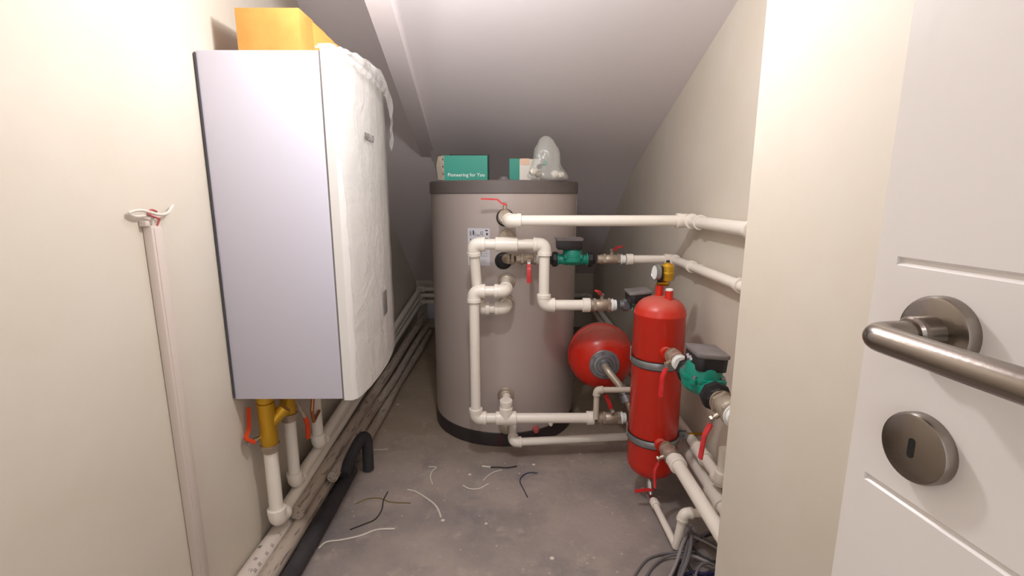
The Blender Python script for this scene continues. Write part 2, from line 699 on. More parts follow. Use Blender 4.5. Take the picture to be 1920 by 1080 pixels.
# ------------------------------------------------------------------ boiler
BX0, BX1, BY0, BY1, BZ0, BZ1 = XL + .004, -.468, 1.27, 1.822, .536, 1.452
bo = thing('wall_boiler', 'white wall-hung boiler with crumpled clear film over its bowed front', 'boiler', (BX0, (BY0 + BY1) / 2, BZ0))
f = MB().box(((BX0 + BX1) / 2, (BY0 + BY1) / 2, (BZ0 + BZ1) / 2), (BX1 - BX0, BY1 - BY0, BZ1 - BZ0), bevel=.006)
obj('casing', f, M['casing'], bo)
f = MB().box((BX0 + .0015, (BY0 + BY1) / 2, (BZ0 + BZ1) / 2), (.003, BY1 - BY0 + .005, BZ1 - BZ0 - .012))
obj('mounting_edge', f, M['ink'], bo)
# bowed front cover
ys = [0, .01, .03, .1, .2, .3, .42, .5, .545, .552]
bow = [.026, .036, .042, .050, .052, .050, .038, .026, .014, .006]


def front_x(y):
    t = y - BY0
    for k in range(len(ys) - 1):
        if ys[k] <= t <= ys[k + 1]:
            q = (t - ys[k]) / (ys[k + 1] - ys[k])
            return BX1 + bow[k] * (1 - q) + bow[k + 1] * q
    return BX1 + bow[-1]


f = MB()
poly = [(BX1 + .0032, BY0, BZ0 - .002)] + [(BX1 + b_, BY0 + y_, BZ0 - .002) for y_, b_ in zip(ys, bow)] + [(BX1 + .0032, BY1, BZ0 - .002)]
f.prism(poly, (0, 0, BZ1 - BZ0 + .008))
bmesh.ops.recalc_face_normals(f.bm, faces=f.bm.faces)
fc = obj('front_cover', f, M['cover'], bo, 40)
f = MB().box((BX1 + .001, (BY0 + BY1) / 2, (BZ0 + BZ1) / 2), (.0035, BY1 - BY0 - .002, BZ1 - BZ0 - .004))
obj('cover_gap', f, M['grey_plastic'], bo)
# display recess with dark screen
cy = at(713, 567, X=-.43)
f = MB()
pl = []
for k in range(32):
    a = 2 * PI * k / 32
    y = cy.y + .055 * math.cos(a)
    pl.append((front_x(y) + .001, y, cy.z - .01 + .105 * math.sin(a)))
f.prism(pl, (.0012, 0, 0))
obj('display_surround', f, M['cover'], bo, 0)
f = MB()
f.box((front_x(cy.y) + .0035, cy.y, cy.z), (.004, .052, .078), Matrix.Rotation(math.atan((front_x(cy.y + .03) - front_x(cy.y - .03)) / -.06), 3, 'Z'), bevel=.001)
obj('display', f, M['grey_plastic'], bo)


def text_mesh(s, size, origin, xdir, ydir, mt, parent, name='lettering', depth=.0004, align='CENTER'):
    cu = bpy.data.curves.new('t', 'FONT')
    cu.body = s
    cu.size = size
    cu.extrude = depth
    cu.align_x = align
    cu.resolution_u = 2
    o = bpy.data.objects.new('t', cu)
    C.objects.link(o)
    dg = bpy.context.evaluated_depsgraph_get()
    me = bpy.data.meshes.new_from_object(o.evaluated_get(dg))
    bpy.data.objects.remove(o)
    f = MB()
    f.bm.from_mesh(me)
    xd, yd = V(xdir).normalized(), V(ydir).normalized()
    Mx = Matrix.Translation(V(origin)) @ Matrix((xd, yd, xd.cross(yd))).transposed().to_4x4()
    f.xf(Mx)
    return obj(name, f, mt, parent, 0)


lc = at(688, 265, X=-.418)
sl_ = (front_x(lc.y + .03) - front_x(lc.y - .03)) / .06
text_mesh('RIELLO', .030, (front_x(lc.y) + .0065, lc.y, lc.z), (sl_, 1, 0), (0, 0, 1), M['grey_plastic'], bo, 'logo', .0006)

# crumpled protective film over the front
f = MB()
NY, NZ = 46, 80
grid = []
for j in range(NZ + 1):
    row = []
    z = BZ0 + .006 + (BZ1 - BZ0 - .004) * j / NZ
    edge = .012 + .010 * noise.noise(V((z * 9, 3.1, 0))) + .006 * noise.noise(V((z * 31, 7.7, 0)))
    for i in range(NY + 1):
        y = BY0 + edge + (.548 - edge) * i / NY
        amp = .0035 + .004 * max(0, (z - 1.05)) / .4
        n_ = noise.noise(V((y * 9, z * 5, 1.0))) + .7 * noise.noise(V((y * 30, z * 12, 4.0))) + .5 * abs(noise.noise(V((y * 46 + z * 24, z * 34, 9.0))))
        row.append(f.bm.verts.new((front_x(y) + .0045 + amp * (n_ * .55), y, z)))
    grid.append(row)
for j in range(NZ):
    for i in range(NY):
        f.bm.faces.new((grid[j][i], grid[j][i + 1], grid[j + 1][i + 1], grid[j + 1][i]))
fl = obj('protective_film', f, M['film'], bo, 60)
# loose film gathered over the top edge and hanging at the far corner
f = MB()
NU, NV = 70, 20
g2 = []
for i in range(NU + 1):
    t = i / NU
    row = []
    y = BY0 - .004 + .585 * t
    rho = .008 + .034 * math.sin(PI * min(1, t * .62)) + .008 * noise.noise(V((t * 14, 0, 2)))
    tail = max(0, (t - .70) / .30)
    for j in range(NV + 1):
        s_ = j / NV
        a = PI * 1.05 - s_ * PI * 1.25
        cx = front_x(min(y, BY1 - .002)) - .004 - .014 * t
        x = cx + rho * math.cos(a) * 1.05
        z = BZ1 + .004 + rho * math.sin(a) * 1.0
        if s_ > .5:
            z -= (.012 + .13 * tail) * (s_ - .5) * 2
            x += .006 * tail
        z -= .030 * tail * tail
        x += .006 * noise.noise(V((t * 20, s_ * 6, 0)))
        z += .007 * noise.noise(V((t * 26, s_ * 8, 5)))
        row.append(f.bm.verts.new((x, y, z)))
    g2.append(row)
for i in range(NU):
    for j in range(NV):
        f.bm.faces.new((g2[i][j], g2[i][j + 1], g2[i + 1][j + 1], g2[i + 1][j]))
obj('loose_film', f, M['film'], bo, 60)

# cardboard box on the boiler
cb = thing('cardboard_box', 'brown cardboard box lying on top of the white boiler', 'box', (-.61, 1.40, BZ1))
b0, b1, by0, by1, bz0, bz1 = -.690, -.529, 1.32, 1.50, BZ1 + .001, 1.560
t = .003
f = MB()
f.box(((b0 + b1) / 2, by0 + t / 2, (bz0 + bz1) / 2), (b1 - b0, t, bz1 - bz0))
f.box(((b0 + b1) / 2, by1 - t / 2, (bz0 + bz1) / 2 - .01), (b1 - b0, t, bz1 - bz0 - .02))
f.box((b0 + t / 2, (by0 + by1) / 2, (bz0 + bz1) / 2), (t, by1 - by0 - 2 * t, bz1 - bz0))
f.box((b1 - t / 2, (by0 + by1) / 2, (bz0 + bz1) / 2), (t, by1 - by0 - 2 * t, bz1 - bz0))
f.box(((b0 + b1) / 2, (by0 + by1) / 2, bz0 + t / 2), (b1 - b0 - 2 * t, by1 - by0 - 2 * t, t))
obj('carton', f, M['card'], cb, 0)
f = MB().box(((b0 + b1) / 2, by0 + .045, bz1 + .0015), (b1 - b0, .09, t))
obj('flap', f, M['card'], cb, 0)
f = MB().prism([(b1 + .001, by0 + .085, bz0 + .01), (b1 + .030, by0 + .16, bz0 + .006), (b1 + .028, by0 + .16, bz1 - .028), (b1 + .001, by0 + .085, bz1 - .002)], (-.002, 0, 0))
obj('flap', f, M['card'], cb, 0)
f = MB().prism([(b1 + .001, by0 + .12, bz0 + .01), (b1 + .045, by0 + .215, bz0 + .016), (b1 + .045, by0 + .205, bz1 - .040), (b1 + .001, by0 + .12, bz1 - .012)], (-.002, 0, 0))
obj('flap', f, M['card'], cb, 0)


# ------------------------------------------------------------------ plumbing kit
def add_elbow(f, c, da, db, r, L=None):
    """c corner, da/db unit directions away from the corner"""
    R = r * 1.36
    L = L or r * 2.15
    da, db = V(da).normalized(), V(db).normalized()
    k = r * 1.25
    n = 8
    P = [c + da * L, c + da * (L - .0015), c + da * (L - r * .72), c + da * (L - r * .72 - .001)]
    S = [R * .95, R, R, R * .94]
    arc = []
    for j in range(n + 1):
        t = j / n
        arc.append((c + da * k) * (1 - t) ** 2 + c * 2 * t * (1 - t) + (c + db * k) * t * t)
    P2 = [c + db * (L - r * .72 - .001), c + db * (L - r * .72), c + db * (L - .0015), c + db * L]
    f.tube(P + arc + P2, S + [R * .94] * len(arc) + S[::-1], 20)


def run(name, pts, r, label, group=None, mt='pvc', cat='pipe', tees=(), collars=(), elbow_r=1.0):
    pts = [V(p) for p in pts]
    o = thing(name, label, cat, pts[0], group)
    n = len(pts)
    for i in range(n - 1):
        a, b = pts[i], pts[i + 1]
        d = (b - a).normalized()
        ta = r * 1.2 if i > 0 else 0
        tb = r * 1.2 if i < n - 2 else 0
        if (b - a).length - ta - tb > .004:
            obj('pipe', MB().tube([a + d * ta, b - d * tb], r, 20), M[mt], o)
    for i in range(1, n - 1):
        f = MB()
        add_elbow(f, pts[i], pts[i - 1] - pts[i], pts[i + 1] - pts[i], r * elbow_r)
        obj('elbow', f, M[mt], o)
    for (c, d, L) in collars:
        d = V(d).normalized()
        R = r * 1.36
        obj('collar', MB().lathe(V(c), d, [(-L / 2, R * .93), (-L / 2 + .002, R), (L / 2 - .002, R), (L / 2, R * .93)], 20), M[mt], o)
    for (c, d, bd, L) in tees:
        c, d, bd = V(c), V(d).normalized(), V(bd).normalized()
        R = r * 1.36
        f = MB().lathe(c, d, [(-L / 2, R * .93), (-L / 2 + .002, R), (L / 2 - .002, R), (L / 2, R * .93)], 20)
        f.lathe(c, bd, [(0, R), (L * .55, R), (L * .55 + .002, R * .93)], 20)
        obj('tee', f, M[mt], o)
    return o


def lever(parent, base, stem_dir, out_dir, length, mt, w=.014, hook=None):
    """stem out of the valve, then a bent flat handle. out_dir: where the handle points"""
    base, sd, od = V(base), V(stem_dir).normalized(), V(out_dir).normalized()
    f = MB().lathe(base, sd, [(-.004, .0075), (.012, .0075), (.012, .0048), (.022, .0048)], 12)
    f.lathe(base + sd * .018, sd, [(0, .0085), (.006, .0085)], 6)
    obj('stem', f, M['nickel'], parent)
    tip = base + sd * .020
    side = sd.cross(od)
    bend = sd * (.014 if hook is None else hook)
    pts = fillet([tip - od * .006, tip + od * .014, tip + od * .034 + bend, tip + od * length + bend], .008, 4)
    sec = [(-.0016, -w / 2), (.0016, -w / 2), (.0016, w / 2), (-.0016, w / 2)]
    k = max(2, int(len(pts) * .40))
    f = MB().sweep(pts[:k], [(a, b * .8) for a, b in sec], normal=sd)
    lv = obj('lever', f, M['chrome'], parent)
    rr = w / 2
    sec2 = [(-.0035, -rr), (0.0, -rr - .0015), (.0035, -rr), (.0035, rr), (0.0, rr + .0015), (-.0035, rr)]
    f = MB().sweep(pts[k - 1:], sec2, normal=sd, scale=[.82] + [1.0] * (len(pts) - k - 0)[:0] if False else None)
    gp = obj('grip', f, M[mt], lv)
    return lv


def valve(name, c, d, L, r, label, body='nickel', lev=None, group=None, cat='valve', levmat='red', hexref=None):
    """ball valve centred at c along d, total length L, pipe radius r. lev=(stem_dir, out_dir, length)"""
    c, d = V(c), V(d).normalized()
    o = thing(name, label, cat, c, group)
    R = r * 1.22
    f = MB()
    f.lathe(c, d, [(-L * .26, R * .82), (-L * .20, R), (-L * .08, R * 1.05), (0, R * 1.08), (L * .08, R * 1.05), (L * .20, R), (L * .26, R * .82)], 20)
    obj('valve_body', f, M[body], o)
    for s_ in (-1, 1):
        f = MB().lathe(c + d * (s_ * L * .20), d * s_, [(0, R * 1.0), (.001, R * 1.2), (L * .10, R * 1.2), (L * .105, R * 1.1)], 6, ref=hexref)
        obj('hex_nut', f, M[body], o, 20)
        f = MB().lathe(c + d * (s_ * L * .30), d * s_, [(0, R * .92), (L * .05, R * .95), (L * .055, R * 1.12), (L * .085, R * 1.12), (L * .09, R * .92), (L * .20, R * .92)], 20)
        obj('threaded_end', f, M['white' if s_ > 0 and body == 'nickel' else body], o)
    if lev:
        sd, od, ln = lev
        lever(o, c + V(sd).normalized() * R * .95, sd, od, ln, levmat)
    return o


def union(name, c, d, L, r, label, mt='zinc', group=None):
    c, d = V(c), V(d).normalized()
    o = thing(name, label, 'pipe fitting', c, group)
    f = MB().lathe(c, d, [(-L / 2, r), (L / 2, r)], 20)
    obj('sleeve', f, M[mt], o)
    f = MB().lathe(c, d, [(-L * .30, r * 1.0), (-L * .30 + .001, r * 1.38), (L * .05, r * 1.38), (L * .05 + .001, r)], 6)
    obj('hex_nut', f, M[mt], o, 20)
    f = MB().lathe(c, d, [(L * .2, r), (L * .2 + .001, r * 1.2), (L * .36, r * 1.2), (L * .36 + .001, r)], 20)
    obj('ring', f, M['white'], o)
    return o


def pump(name, c, flow, up, label, size=1.0, box_off=(0, 0), tag_marks=False, bs=1.0, hz=1.0):
    """circulating pump: volute on the flow axis, motor and control box upwards"""
    c = V(c)
    x = V(flow).normalized()
    z = (V(up) - x * V(up).dot(x)).normalized()
    y = z.cross(x)
    B = Matrix((x, y, z)).transposed()
    s = size

    def P(a, b, h):
        return c + x * (a * s) + y * (b * s) + z * (h * s)
    def PB(a, b, h):
        return c + x * (a * s * bs) + y * (b * s * bs) + z * (h * s * hz)
    o = thing(name, label, 'pump', c)
    f = MB()
    f.lathe(P(0, 0, 0), x, [(-.066 * s, .021 * s), (-.05 * s, .021 * s), (-.03 * s, .026 * s), (.03 * s, .026 * s), (.05 * s, .021 * s), (.066 * s, .021 * s)], 20)
    f.lathe(P(0, 0, -.024), z, [(0, .020 * s), (.006 * s, .034 * s), (.016 * s, .045 * s), (.032 * s, .048 * s), (.040 * s, .046 * s)], 28)
    for a in (-1, 1):
        f.lathe(P(.060 * a, 0, 0), x * a, [(0, .021 * s), (.001, .0285 * s), (.008 * s, .0285 * s)], 24)
    obj('volute', f, M['teal'], o)
    f = MB()
    f.lathe(P(0, 0, .014), z, [(0, .050 * s), (.007 * s, .050 * s), (.008 * s, .043 * s), (.030 * s, .041 * s), (.036 * s, .038 * s)], 28)
    mh = obj('motor_housing', f, M['teal'], o)
    for k in range(4):
        a = PI / 4 + k * PI / 2
        f = MB()
        q = P(.047 * math.cos(a), .047 * math.sin(a), .008)
        f.lathe(q, z, [(0, .009 * s), (.012 * s, .009 * s)], 12)
        lug = obj('lug', f, M['teal'], mh)
        f = MB().lathe(q + z * .012 * s, z, [(0, .0055 * s), (.006 * s, .0055 * s)], 6)
        # bolt head sits beside its lug
        obj('bolt', f, M['zinc'], mh)
    # control box
    bx, by = box_off
    f = MB()
    h0, h1 = .046, .084
    pr = [(-.054, -.046), (.050, -.046), (.056, -.030), (.056, .030), (.050, .046), (-.054, .046)]
    f.prism([PB(a + bx, b + by, h0) for a, b in pr], z * ((h1 - h0) * s * hz), bevel=.003 * s)
    bxo = obj('control_box', f, M['black_plastic'], o)
    f = MB()
    pr2 = [(-.058, -.050), (.052, -.050), (.060, -.032), (.060, .032), (.052, .050), (-.058, .050)]
    f.prism([PB(a + bx, b + by, h1 - .001) for a, b in pr2], z * (.011 * s), bevel=.003 * s)
    obj('cover', f, M['grey_cover'], bxo)
    f = MB().lathe(PB(bx, by, .041), z, [(0, .030 * s), (.006 * s, .034 * s)], 20)
    obj('neck', f, M['rubber'], o)
    for a in (-1, 1):
        f = MB().lathe(P(.066 * a, 0, 0), x * a, [(0, .030 * s), (.004 * s, .033 * s), (.020 * s, .033 * s), (.024 * s, .024 * s), (.030 * s, .022 * s)], 8)
        obj('union_nut', f, M['rubber'], o, 25)
    if tag_marks:
        side = -y
        for k in range(5):
            f = MB().box(PB(-.036 + bx + .010 * k, by - .0464, .066), (.006 * s, .0008, .012 * s if k % 2 else .006 * s), B)
            obj('mark', f, M['label'], bxo)
    return o


# ------------------------------------------------------------------ storage tank
TX, TY, TR = -.025, 2.311, .341
tk = thing('hot_water_tank', 'grey cylindrical hot water tank with dark cap and base ring', 'water tank', (TX, TY, 0))
f = MB().lathe((TX, TY, 0), (0, 0, 1), [(.062, TR - .003), (.066, TR), (1.112, TR), (1.114, TR - .004)], 96)
obj('jacket', f, M['tank'], tk)
f = MB().lathe((TX, TY, 0), (0, 0, 1), [(1.108, TR + .002), (1.110, TR + .005), (1.158, TR + .005), (1.162, TR + .001), (1.162, 0)], 96)
obj('top_cap', f, M['tank_cap'], tk)
f = MB().lathe((TX, TY, 0), (0, 0, 1), [(0, TR - .002), (.004, TR + .003), (.063, TR + .004), (.066, TR)], 96)
obj('base_ring', f, M['tank_base'], tk)
f = MB()
f.tube([(TX + (TR + .001) * math.cos(math.radians(-14)), TY + (TR + .001) * math.sin(math.radians(-14)), z) for z in (.066, .5, 1.11)], .0022, 8)
obj('jacket_seam', f, M['zinc'], tk)


def tank_y(x, extra=0):
    return TY - math.sqrt((TR + extra) ** 2 - (x - TX) ** 2)


def tank_patch(x0, x1, z0, z1, off, n=10):
    f = MB()
    th = [math.asin((x0 + (x1 - x0) * k / n - TX) / TR) for k in range(n + 1)]
    R0, R1 = TR + off - .0006, TR + off
    rows = []
    for t_ in th:
        rows.append([f.bm.verts.new((TX + R * math.sin(t_), TY - R * math.cos(t_), z)) for R, z in ((R0, z0), (R1, z0), (R1, z1), (R0, z1))])
    for a, b in zip(rows, rows[1:]):
        for j in range(4):
            f.bm.faces.new((a[j], a[(j + 1) % 4], b[(j + 1) % 4], b[j]))
    f.bm.faces.new(rows[0][::-1])
    f.bm.faces.new(rows[-1])
    return f


a, b = at(876, 428, Y=1.985), at(919, 498, Y=1.985)
obj('rating_label', tank_patch(a.x, b.x, b.z, a.z, .001), M['label'], tk)
lw, lh = b.x - a.x, a.z - b.z
for (u0, u1, v0, v1, mt) in ((.10, .18, .80, .92, 'pale_ink'), (.24, .30, .82, .94, 'ink'), (.33, .36, .78, .90, 'pale_ink'), (.40, .55, .80, .83, 'pale_ink'), (.58, .62, .82, .92, 'pale_ink'), (.66, .70, .80, .93, 'pale_ink'),
                             (.80, .92, .93, .96, 'ink'), (.84, .92, .82, .88, 'ink'), (.82, .92, .70, .74, 'ink'), (.12, .16, .68, .72, 'ink'),
                             (.30, .80, .62, .63, 'pale_ink'), (.40, .90, .40, .41, 'pale_ink'), (.55, .92, .33, .34, 'pale_ink'), (.50, .90, .26, .27, 'pale_ink')):
    obj('print', tank_patch(a.x + lw * u0, a.x + lw * u1, b.z + lh * v0, b.z + lh * v1, .0018, 2), M[mt], tk, 0)
# red mark on the base ring
x = at(937, 825, Y=1.97).x
f = MB().box((x, tank_y(x, .0045) - .0002, .034), (.010, .001, .052))
obj('red_mark', f, mat('dark_red', (84, 24, 28), 0.5), tk, 0)
# brass ports
PORTS = {}
for key, (px, py) in dict(p1=(947, 408), p2=(950, 446), p3=(944, 489), p4=(950, 528), p5=(950, 568), p6=(948, 742), p7=(950, 800)).items():
    q = at(px, py, Y=1.968)
    q.y = tank_y(q.x)
    PORTS[key] = q
    d = V((q.x - TX, q.y - TY, 0)).normalized()
    f = MB().lathe(q - d * .004, V((0, -1, 0)), [(0, .036), (.007, .036), (.009, .034), (.0095, 0)], 28)
    obj('port_flange', f, M['rubber' if key in ('p3', 'p1') else 'nickel'], tk)
    f = MB().lathe(q - V((0, .004, 0)), V((0, -1, 0)), [(0, .029), (.012, .029), (.015, .024)], 24)
    obj('port', f, M['rubber' if key == 'p3' else 'nickel'], tk)

R1 = .0205   # big pipe radius
YP = 1.83    # plane of the pipe loop in front of the tank
# --- loop one: bottom line, riser and return to the tank
v = lambda px, py, Y=YP: at(px, py, Y=Y)
c_up = v(888, 546)
c_lo = v(893, 784)
end = v(1112, 784)
p4e = v(948, 546)
tee_b = v(949, 784)
c_lo.x = c_up.x = (c_lo.x + c_up.x) / 2
tee_b.z = end.z = c_lo.z
p4e.z = c_up.z
o = run('riser_pipe', [PORTS['p4'] * 0 + V((p4e.x, PORTS['p4'].y - .02, p4e.z + .012)), p4e, c_up, c_lo, end], R1,
        'white riser pipe with elbows from lowest tank tee up to middle port', tees=[(tee_b, (1, 0, 0), (0, 0, 1), .085)],
        collars=[(end - V((.012, 0, 0)), (1, 0, 0), .03)])
# stub from tee to port p6
run('tank_stub_pipe', [tee_b + V((0, 0, .045)), V((tee_b.x, YP, PORTS['p6'].z)), V((tee_b.x, PORTS['p6'].y - .012, PORTS['p6'].z))], R1 * .95,
    'short white elbow pipe rising from the bottom tee to the low tank port', mt='pvc')
# --- loop two: upper line
YQ = 1.865
a1 = v(889, 608, YQ + .03)
q1 = at(888, 458, Y=YP)
q2 = at(1021, 458, Y=YP)
q3 = at(1021, 572, Y=YP)
q4 = at(1105, 572, Y=YP)
q1.z = q2.z
q3.x = q2.x
q4.z = q3.z
q0 = V((q1.x, YP + .0, 0))
low = at(902, 581, Y=1.86)
p5e = at(948, 581, Y=1.86)
q1b = V((q1.x + .004, 1.87, q1.z))
low = V((q1.x + .012, 1.885, low.z))
p5e = V((p5e.x, 1.885, low.z))
q1.y = q2.y = q3.y = q4.y = YP
teeU = V((PORTS['p2'].x, YP, q1.z))
run('header_pipe', [V((p5e.x, PORTS['p5'].y - .015, p5e.z + .01)), p5e, low, V((q1.x, YP, q1.z)), q2, q3, q4], R1,
    'white header pipe looping over the tank label and down towards the valve', collars=[(teeU, (1, 0, 0), .085), (q4 - V((.012, 0, 0)), (1, 0, 0), .03)])
f = MB()
# --- top hot pipe, along the tank front and then the right wall
YT = 1.77
e1 = at(955, 414, Y=YT)
e2 = V((.655, YT, e1.z))
e3 = V((.655, YC - .0 + .01, e1.z))
run('supply_pipe', [V((e1.x, PORTS['p1'].y - .012, e1.z)), e1, e2, e3], R1 * .98,
    'topmost white pipe from the tank elbow to the right wall', collars=[])
o = thing('isolation_valve', 'small nickel valve with thin red lever above the topmost elbow', 'valve', e1)
pv = V((PORTS['p1'].x, (PORTS['p1'].y + YT) / 2 + .02, e1.z + .012))
f = MB().lathe(pv, (0, -1, 0), [(-.03, .024), (-.018, .027), (.018, .027), (.03, .024)], 20)
obj('valve_body', f, M['nickel'], o)
f = MB().lathe(pv + V((0, 0, .024)), (0, 0, 1), [(0, .008), (.018, .008), (.018, .005), (.03, .005)], 12)
obj('stem', f, M['nickel'], o)
tp = pv + V((0, 0, .050))
f = MB().sweep(fillet([tp + V((.008, 0, -.006)), tp + V((-.012, 0, -.002)), tp + V((-.028, 0, .014)), tp + V((-.092, 0, .016))], .008, 4),
               [(-.003, -.008), (.003, -.008), (.003, .008), (-.003, .008)], normal=(0, 0, 1))
obj('lever', f, M['red'], o)
# --- recirculation line with rear pump
YW = 1.925
zW = at(1180, 486, Y=YW).z
xs = lambda px: at(px, 487, Y=YW).x
r2 = .0165
run('recirculation_pipe', [V((xs(1178), YW, zW)), V((.660, YW, zW)), V((.660, YC + .01, zW))], r2,
    'thinner white pipe running from the rear pump valve and along the right wall', collars=[(V((xs(1180), YW, zW)), (1, 0, 0), .028)])
f = MB()
o = thing('elbow_fitting', 'nickel elbow on the tank port left of the downward red lever', 'pipe fitting', (xs(945), YW, zW))
add_elbow(f, V((xs(950), YW, zW)), V((0, 1, 0)), V((1, 0, 0)), .0155, .030)
obj('elbow', f, M['nickel'], o)
valve('ball_valve', V((xs(991), YW, zW)), (1, 0, 0), .100, .0155, 'nickel ball valve whose red lever hangs straight down', lev=((0, -1, 0), (0, 0, -1), .088))
pump('circulation_pump', V((xs(1073), YW, zW)), (1, 0, 0), (0, 0, 1), 'green circulation pump in front of the tank with flat black head', .92, (-.016, 0))
valve('ball_valve', V((xs(1146), YW, zW)), (1, 0, 0), .112, .0150, 'nickel ball valve right of the rear green pump, lever on top',
      lev=((0, -.2, 1), (.5, -.8, .1), .05))
# --- valve at the end of the header pipe
valve('ball_valve', V((at(1128, 572, Y=YP).x, YP, q4.z)), (1, 0, 0), .112, .0185, 'large nickel ball valve on the header pipe beside the red separator',
      lev=((0, -.1, 1), (-.6, -.8, .2), .052))
xu = at(1177, 572, Y=YP).x
union('union_fitting', V((xu, YP, q4.z)), (1, 0, 0), .066, .0180, 'ribbed steel union behind the top left of the red separator')
# --- valve at the end of the bottom line
xb_ = at(1146, 781, Y=YP).x
valve('ball_valve', V((xb_, YP, end.z)), (1, 0, 0), .118, .0185, 'low nickel ball valve left of the red separator, lever up', lev=((0, -.55, 1), (-.45, .35, .85), .066))

# ------------------------------------------------------------------ red separator
SX, SY, SR = .517, 1.60, .086
sp_ = thing('hydraulic_separator', 'tall red hydraulic separator cylinder strapped to the right wall', 'hydraulic separator', (SX, SY, .10))
f = MB()
prof = [(.098, .0), (.100, .03), (.108, .055), (.122, .073), (.140, .083), (.150, SR), (.700, SR), (.702, SR + .0012), (.706, SR + .0012), (.708, SR),
        (.722, .0835), (.738, .074), (.750, .060), (.760, .038), (.764, .015), (.765, 0)]
f.lathe((SX, SY, 0), (0, 0, 1), prof, 56)
obj('shell', f, M['red_paint'], sp_, 50)
for z, dx, dy in ((.760, .018, -.028), (.760, -.003, .010)):
    f = MB().lathe((SX + dx, SY + dy, z - .006), (0, 0, 1), [(0, .0135), (.034 + (.012 if dy > 0 else 0), .0135), (.034 + (.012 if dy > 0 else 0), .0095), (.030, .0095)], 20)
    obj('nozzle', f, M['red_paint'], sp_)
f = MB().lathe((SX + .018, SY - .028, .787), (0, 0, 1), [(0, .0125), (.006, .0125), (.008, .008)], 16)
obj('plug', f, M['white'], sp_)
ZU, ZLo = .590, .262
for z in (ZU, ZLo):
    f = MB().lathe((SX, SY - SR + .004, z), (0, -1, 0), [(0, .021), (.022, .021)], 24)
    obj('port', f, M['red_paint'], sp_)
for z in (at(1225, 690, Y=1.51).z, at(1225, 838, Y=1.51).z):
    cl = thing('pipe_clamp', 'galvanised strap clamp around the %s of the red separator' % ('upper body' if z > .4 else 'lower body'), 'clamp', (SX, SY, z), 'separator clamps')
    del cl['group']
    f = MB().lathe((SX, SY, z), (0, 0, 1), [(-.012, SR + .001), (-.012, SR + .004), (-.006, SR + .0065), (.006, SR + .0065), (.012, SR + .004), (.012, SR + .001)], 56, caps=False)
    obj('strap', f, M['zinc'], cl)
    f = MB().lathe((SX, SY, z), (0, 0, 1), [(-.015, SR + .0005), (-.015, SR + .0028), (.015, SR + .0028), (.015, SR + .0005)], 56, caps=False)
    obj('rubber_lining', f, M['rubber'], cl)
    f = MB().box((SX + SR + .020, SY - .012, z), (.032, .004, .030), bevel=.001).box((SX + SR + .020, SY + .002, z), (.032, .004, .030), bevel=.001)
    obj('bracket', f, M['zinc'], cl)
    f = MB().tube([(SX + SR + .022, SY - .024, z), (SX + SR + .022, SY + .018, z)], .004, 8)
    obj('screw', f, M['zinc'], cl)
    f = MB().tube([(SX + SR + .030, SY, z), (XR, SY, z)], .005, 10)
    obj('wall_rod', f, M['brass'], cl)
    f = MB().tube([(SX - SR - .010, SY - .010, z + .002), (SX - SR - .010, SY - .010, z + .05)], .003, 8)
    f.lathe((SX - SR - .010, SY - .01, z + .045), (0, 0, 1), [(0, .005), (.006, .005)], 6)
    obj('bolt', f, M['chrome'], cl)

# safety group standing on the rear nozzle
sg = thing('safety_group', 'brass air vent, pressure gauge and black relief valve atop red separator', 'safety valve', (SX, SY + .01, .79))
f = MB().tube([(SX - .003, SY + .012, .790), (SX - .003, SY + .012, .812)], .010, 12).tube([(SX - .012, SY + .010, .806), (SX + .024, SY + .007, .806)], .009, 12)
obj('manifold', f, M['brass'], sg)
av = V((SX + .019, SY + .006, .806))
f = MB().lathe(av, (0, 0, 1), [(0, .006), (.008, .008), (.012, .020), (.030, .021), (.032, .0225), (.038, .0225), (.040, .021), (.060, .021), (.068, .014), (.069, .006), (.072, .006)], 24)
obj('air_vent', f, M['brass_paint'], sg)
f = MB().lathe(av + V((0, 0, .072)), (0, 0, 1), [(0, .006), (.007, .006)], 12)
obj('vent_cap', f, M['rubber'], sg)
f = MB().lathe((SX - .004, SY + .004, .812), (0, 0, 1), [(0, .008), (.008, .012), (.050, .012), (.054, .009)], 16)
obj('relief_cap', f, M['rubber'], sg)
gc = V((SX - .012, SY - .004, .846))
gd = V((-1, -.10, .02)).normalized()
f = MB().lathe(gc, gd, [(0, .024), (.002, .026), (.013, .026), (.016, .028), (.018, .028), (.018, .025), (.016, .024)], 28)
gg = obj('gauge_case', f, M['zinc'], sg)
f = MB().lathe(gc + gd * .0155, gd, [(0, .0235), (.0008, .0235)], 28)
obj('gauge_face', f, M['white'], gg)

# --- upper outlet: valve, pump two, union, valve with hanging lever (towards the viewer)
XO = .533
ZO = ZU
yv = SY - SR - .018 - .045
valve('ball_valve', V((XO - .003, yv + .004, ZO)), (0, -1, 0), .092, .0185, 'nickel ball valve between red separator and nearer green pump', lev=((-.9, -.5, -.25), (-.1, -.22, -1), .098))
pump('circulation_pump', V((XO, 1.256, ZO)), (0, -1, 0), (.08, 0, 1), 'green circulation pump with grey-topped black head near the wall corner', 1.17, (-.004, .004), tag_marks=True, bs=.76, hz=.86)
valve('ball_valve', V((XO, 1.088, ZO)), (0, -1, 0), .105, .0225, 'large nickel valve at the wall corner with hanging red lever', lev=((-.7, 0, -.45), (-.12, -.06, -1), .096))
run('outlet_pipe', [V((XO, 1.035, ZO)), V((XO, .96, ZO)), V((XO, .96, ZO + .3))], .0200, 'white pipe leaving the nearer pump valve behind the wall corner', mt='pvc')
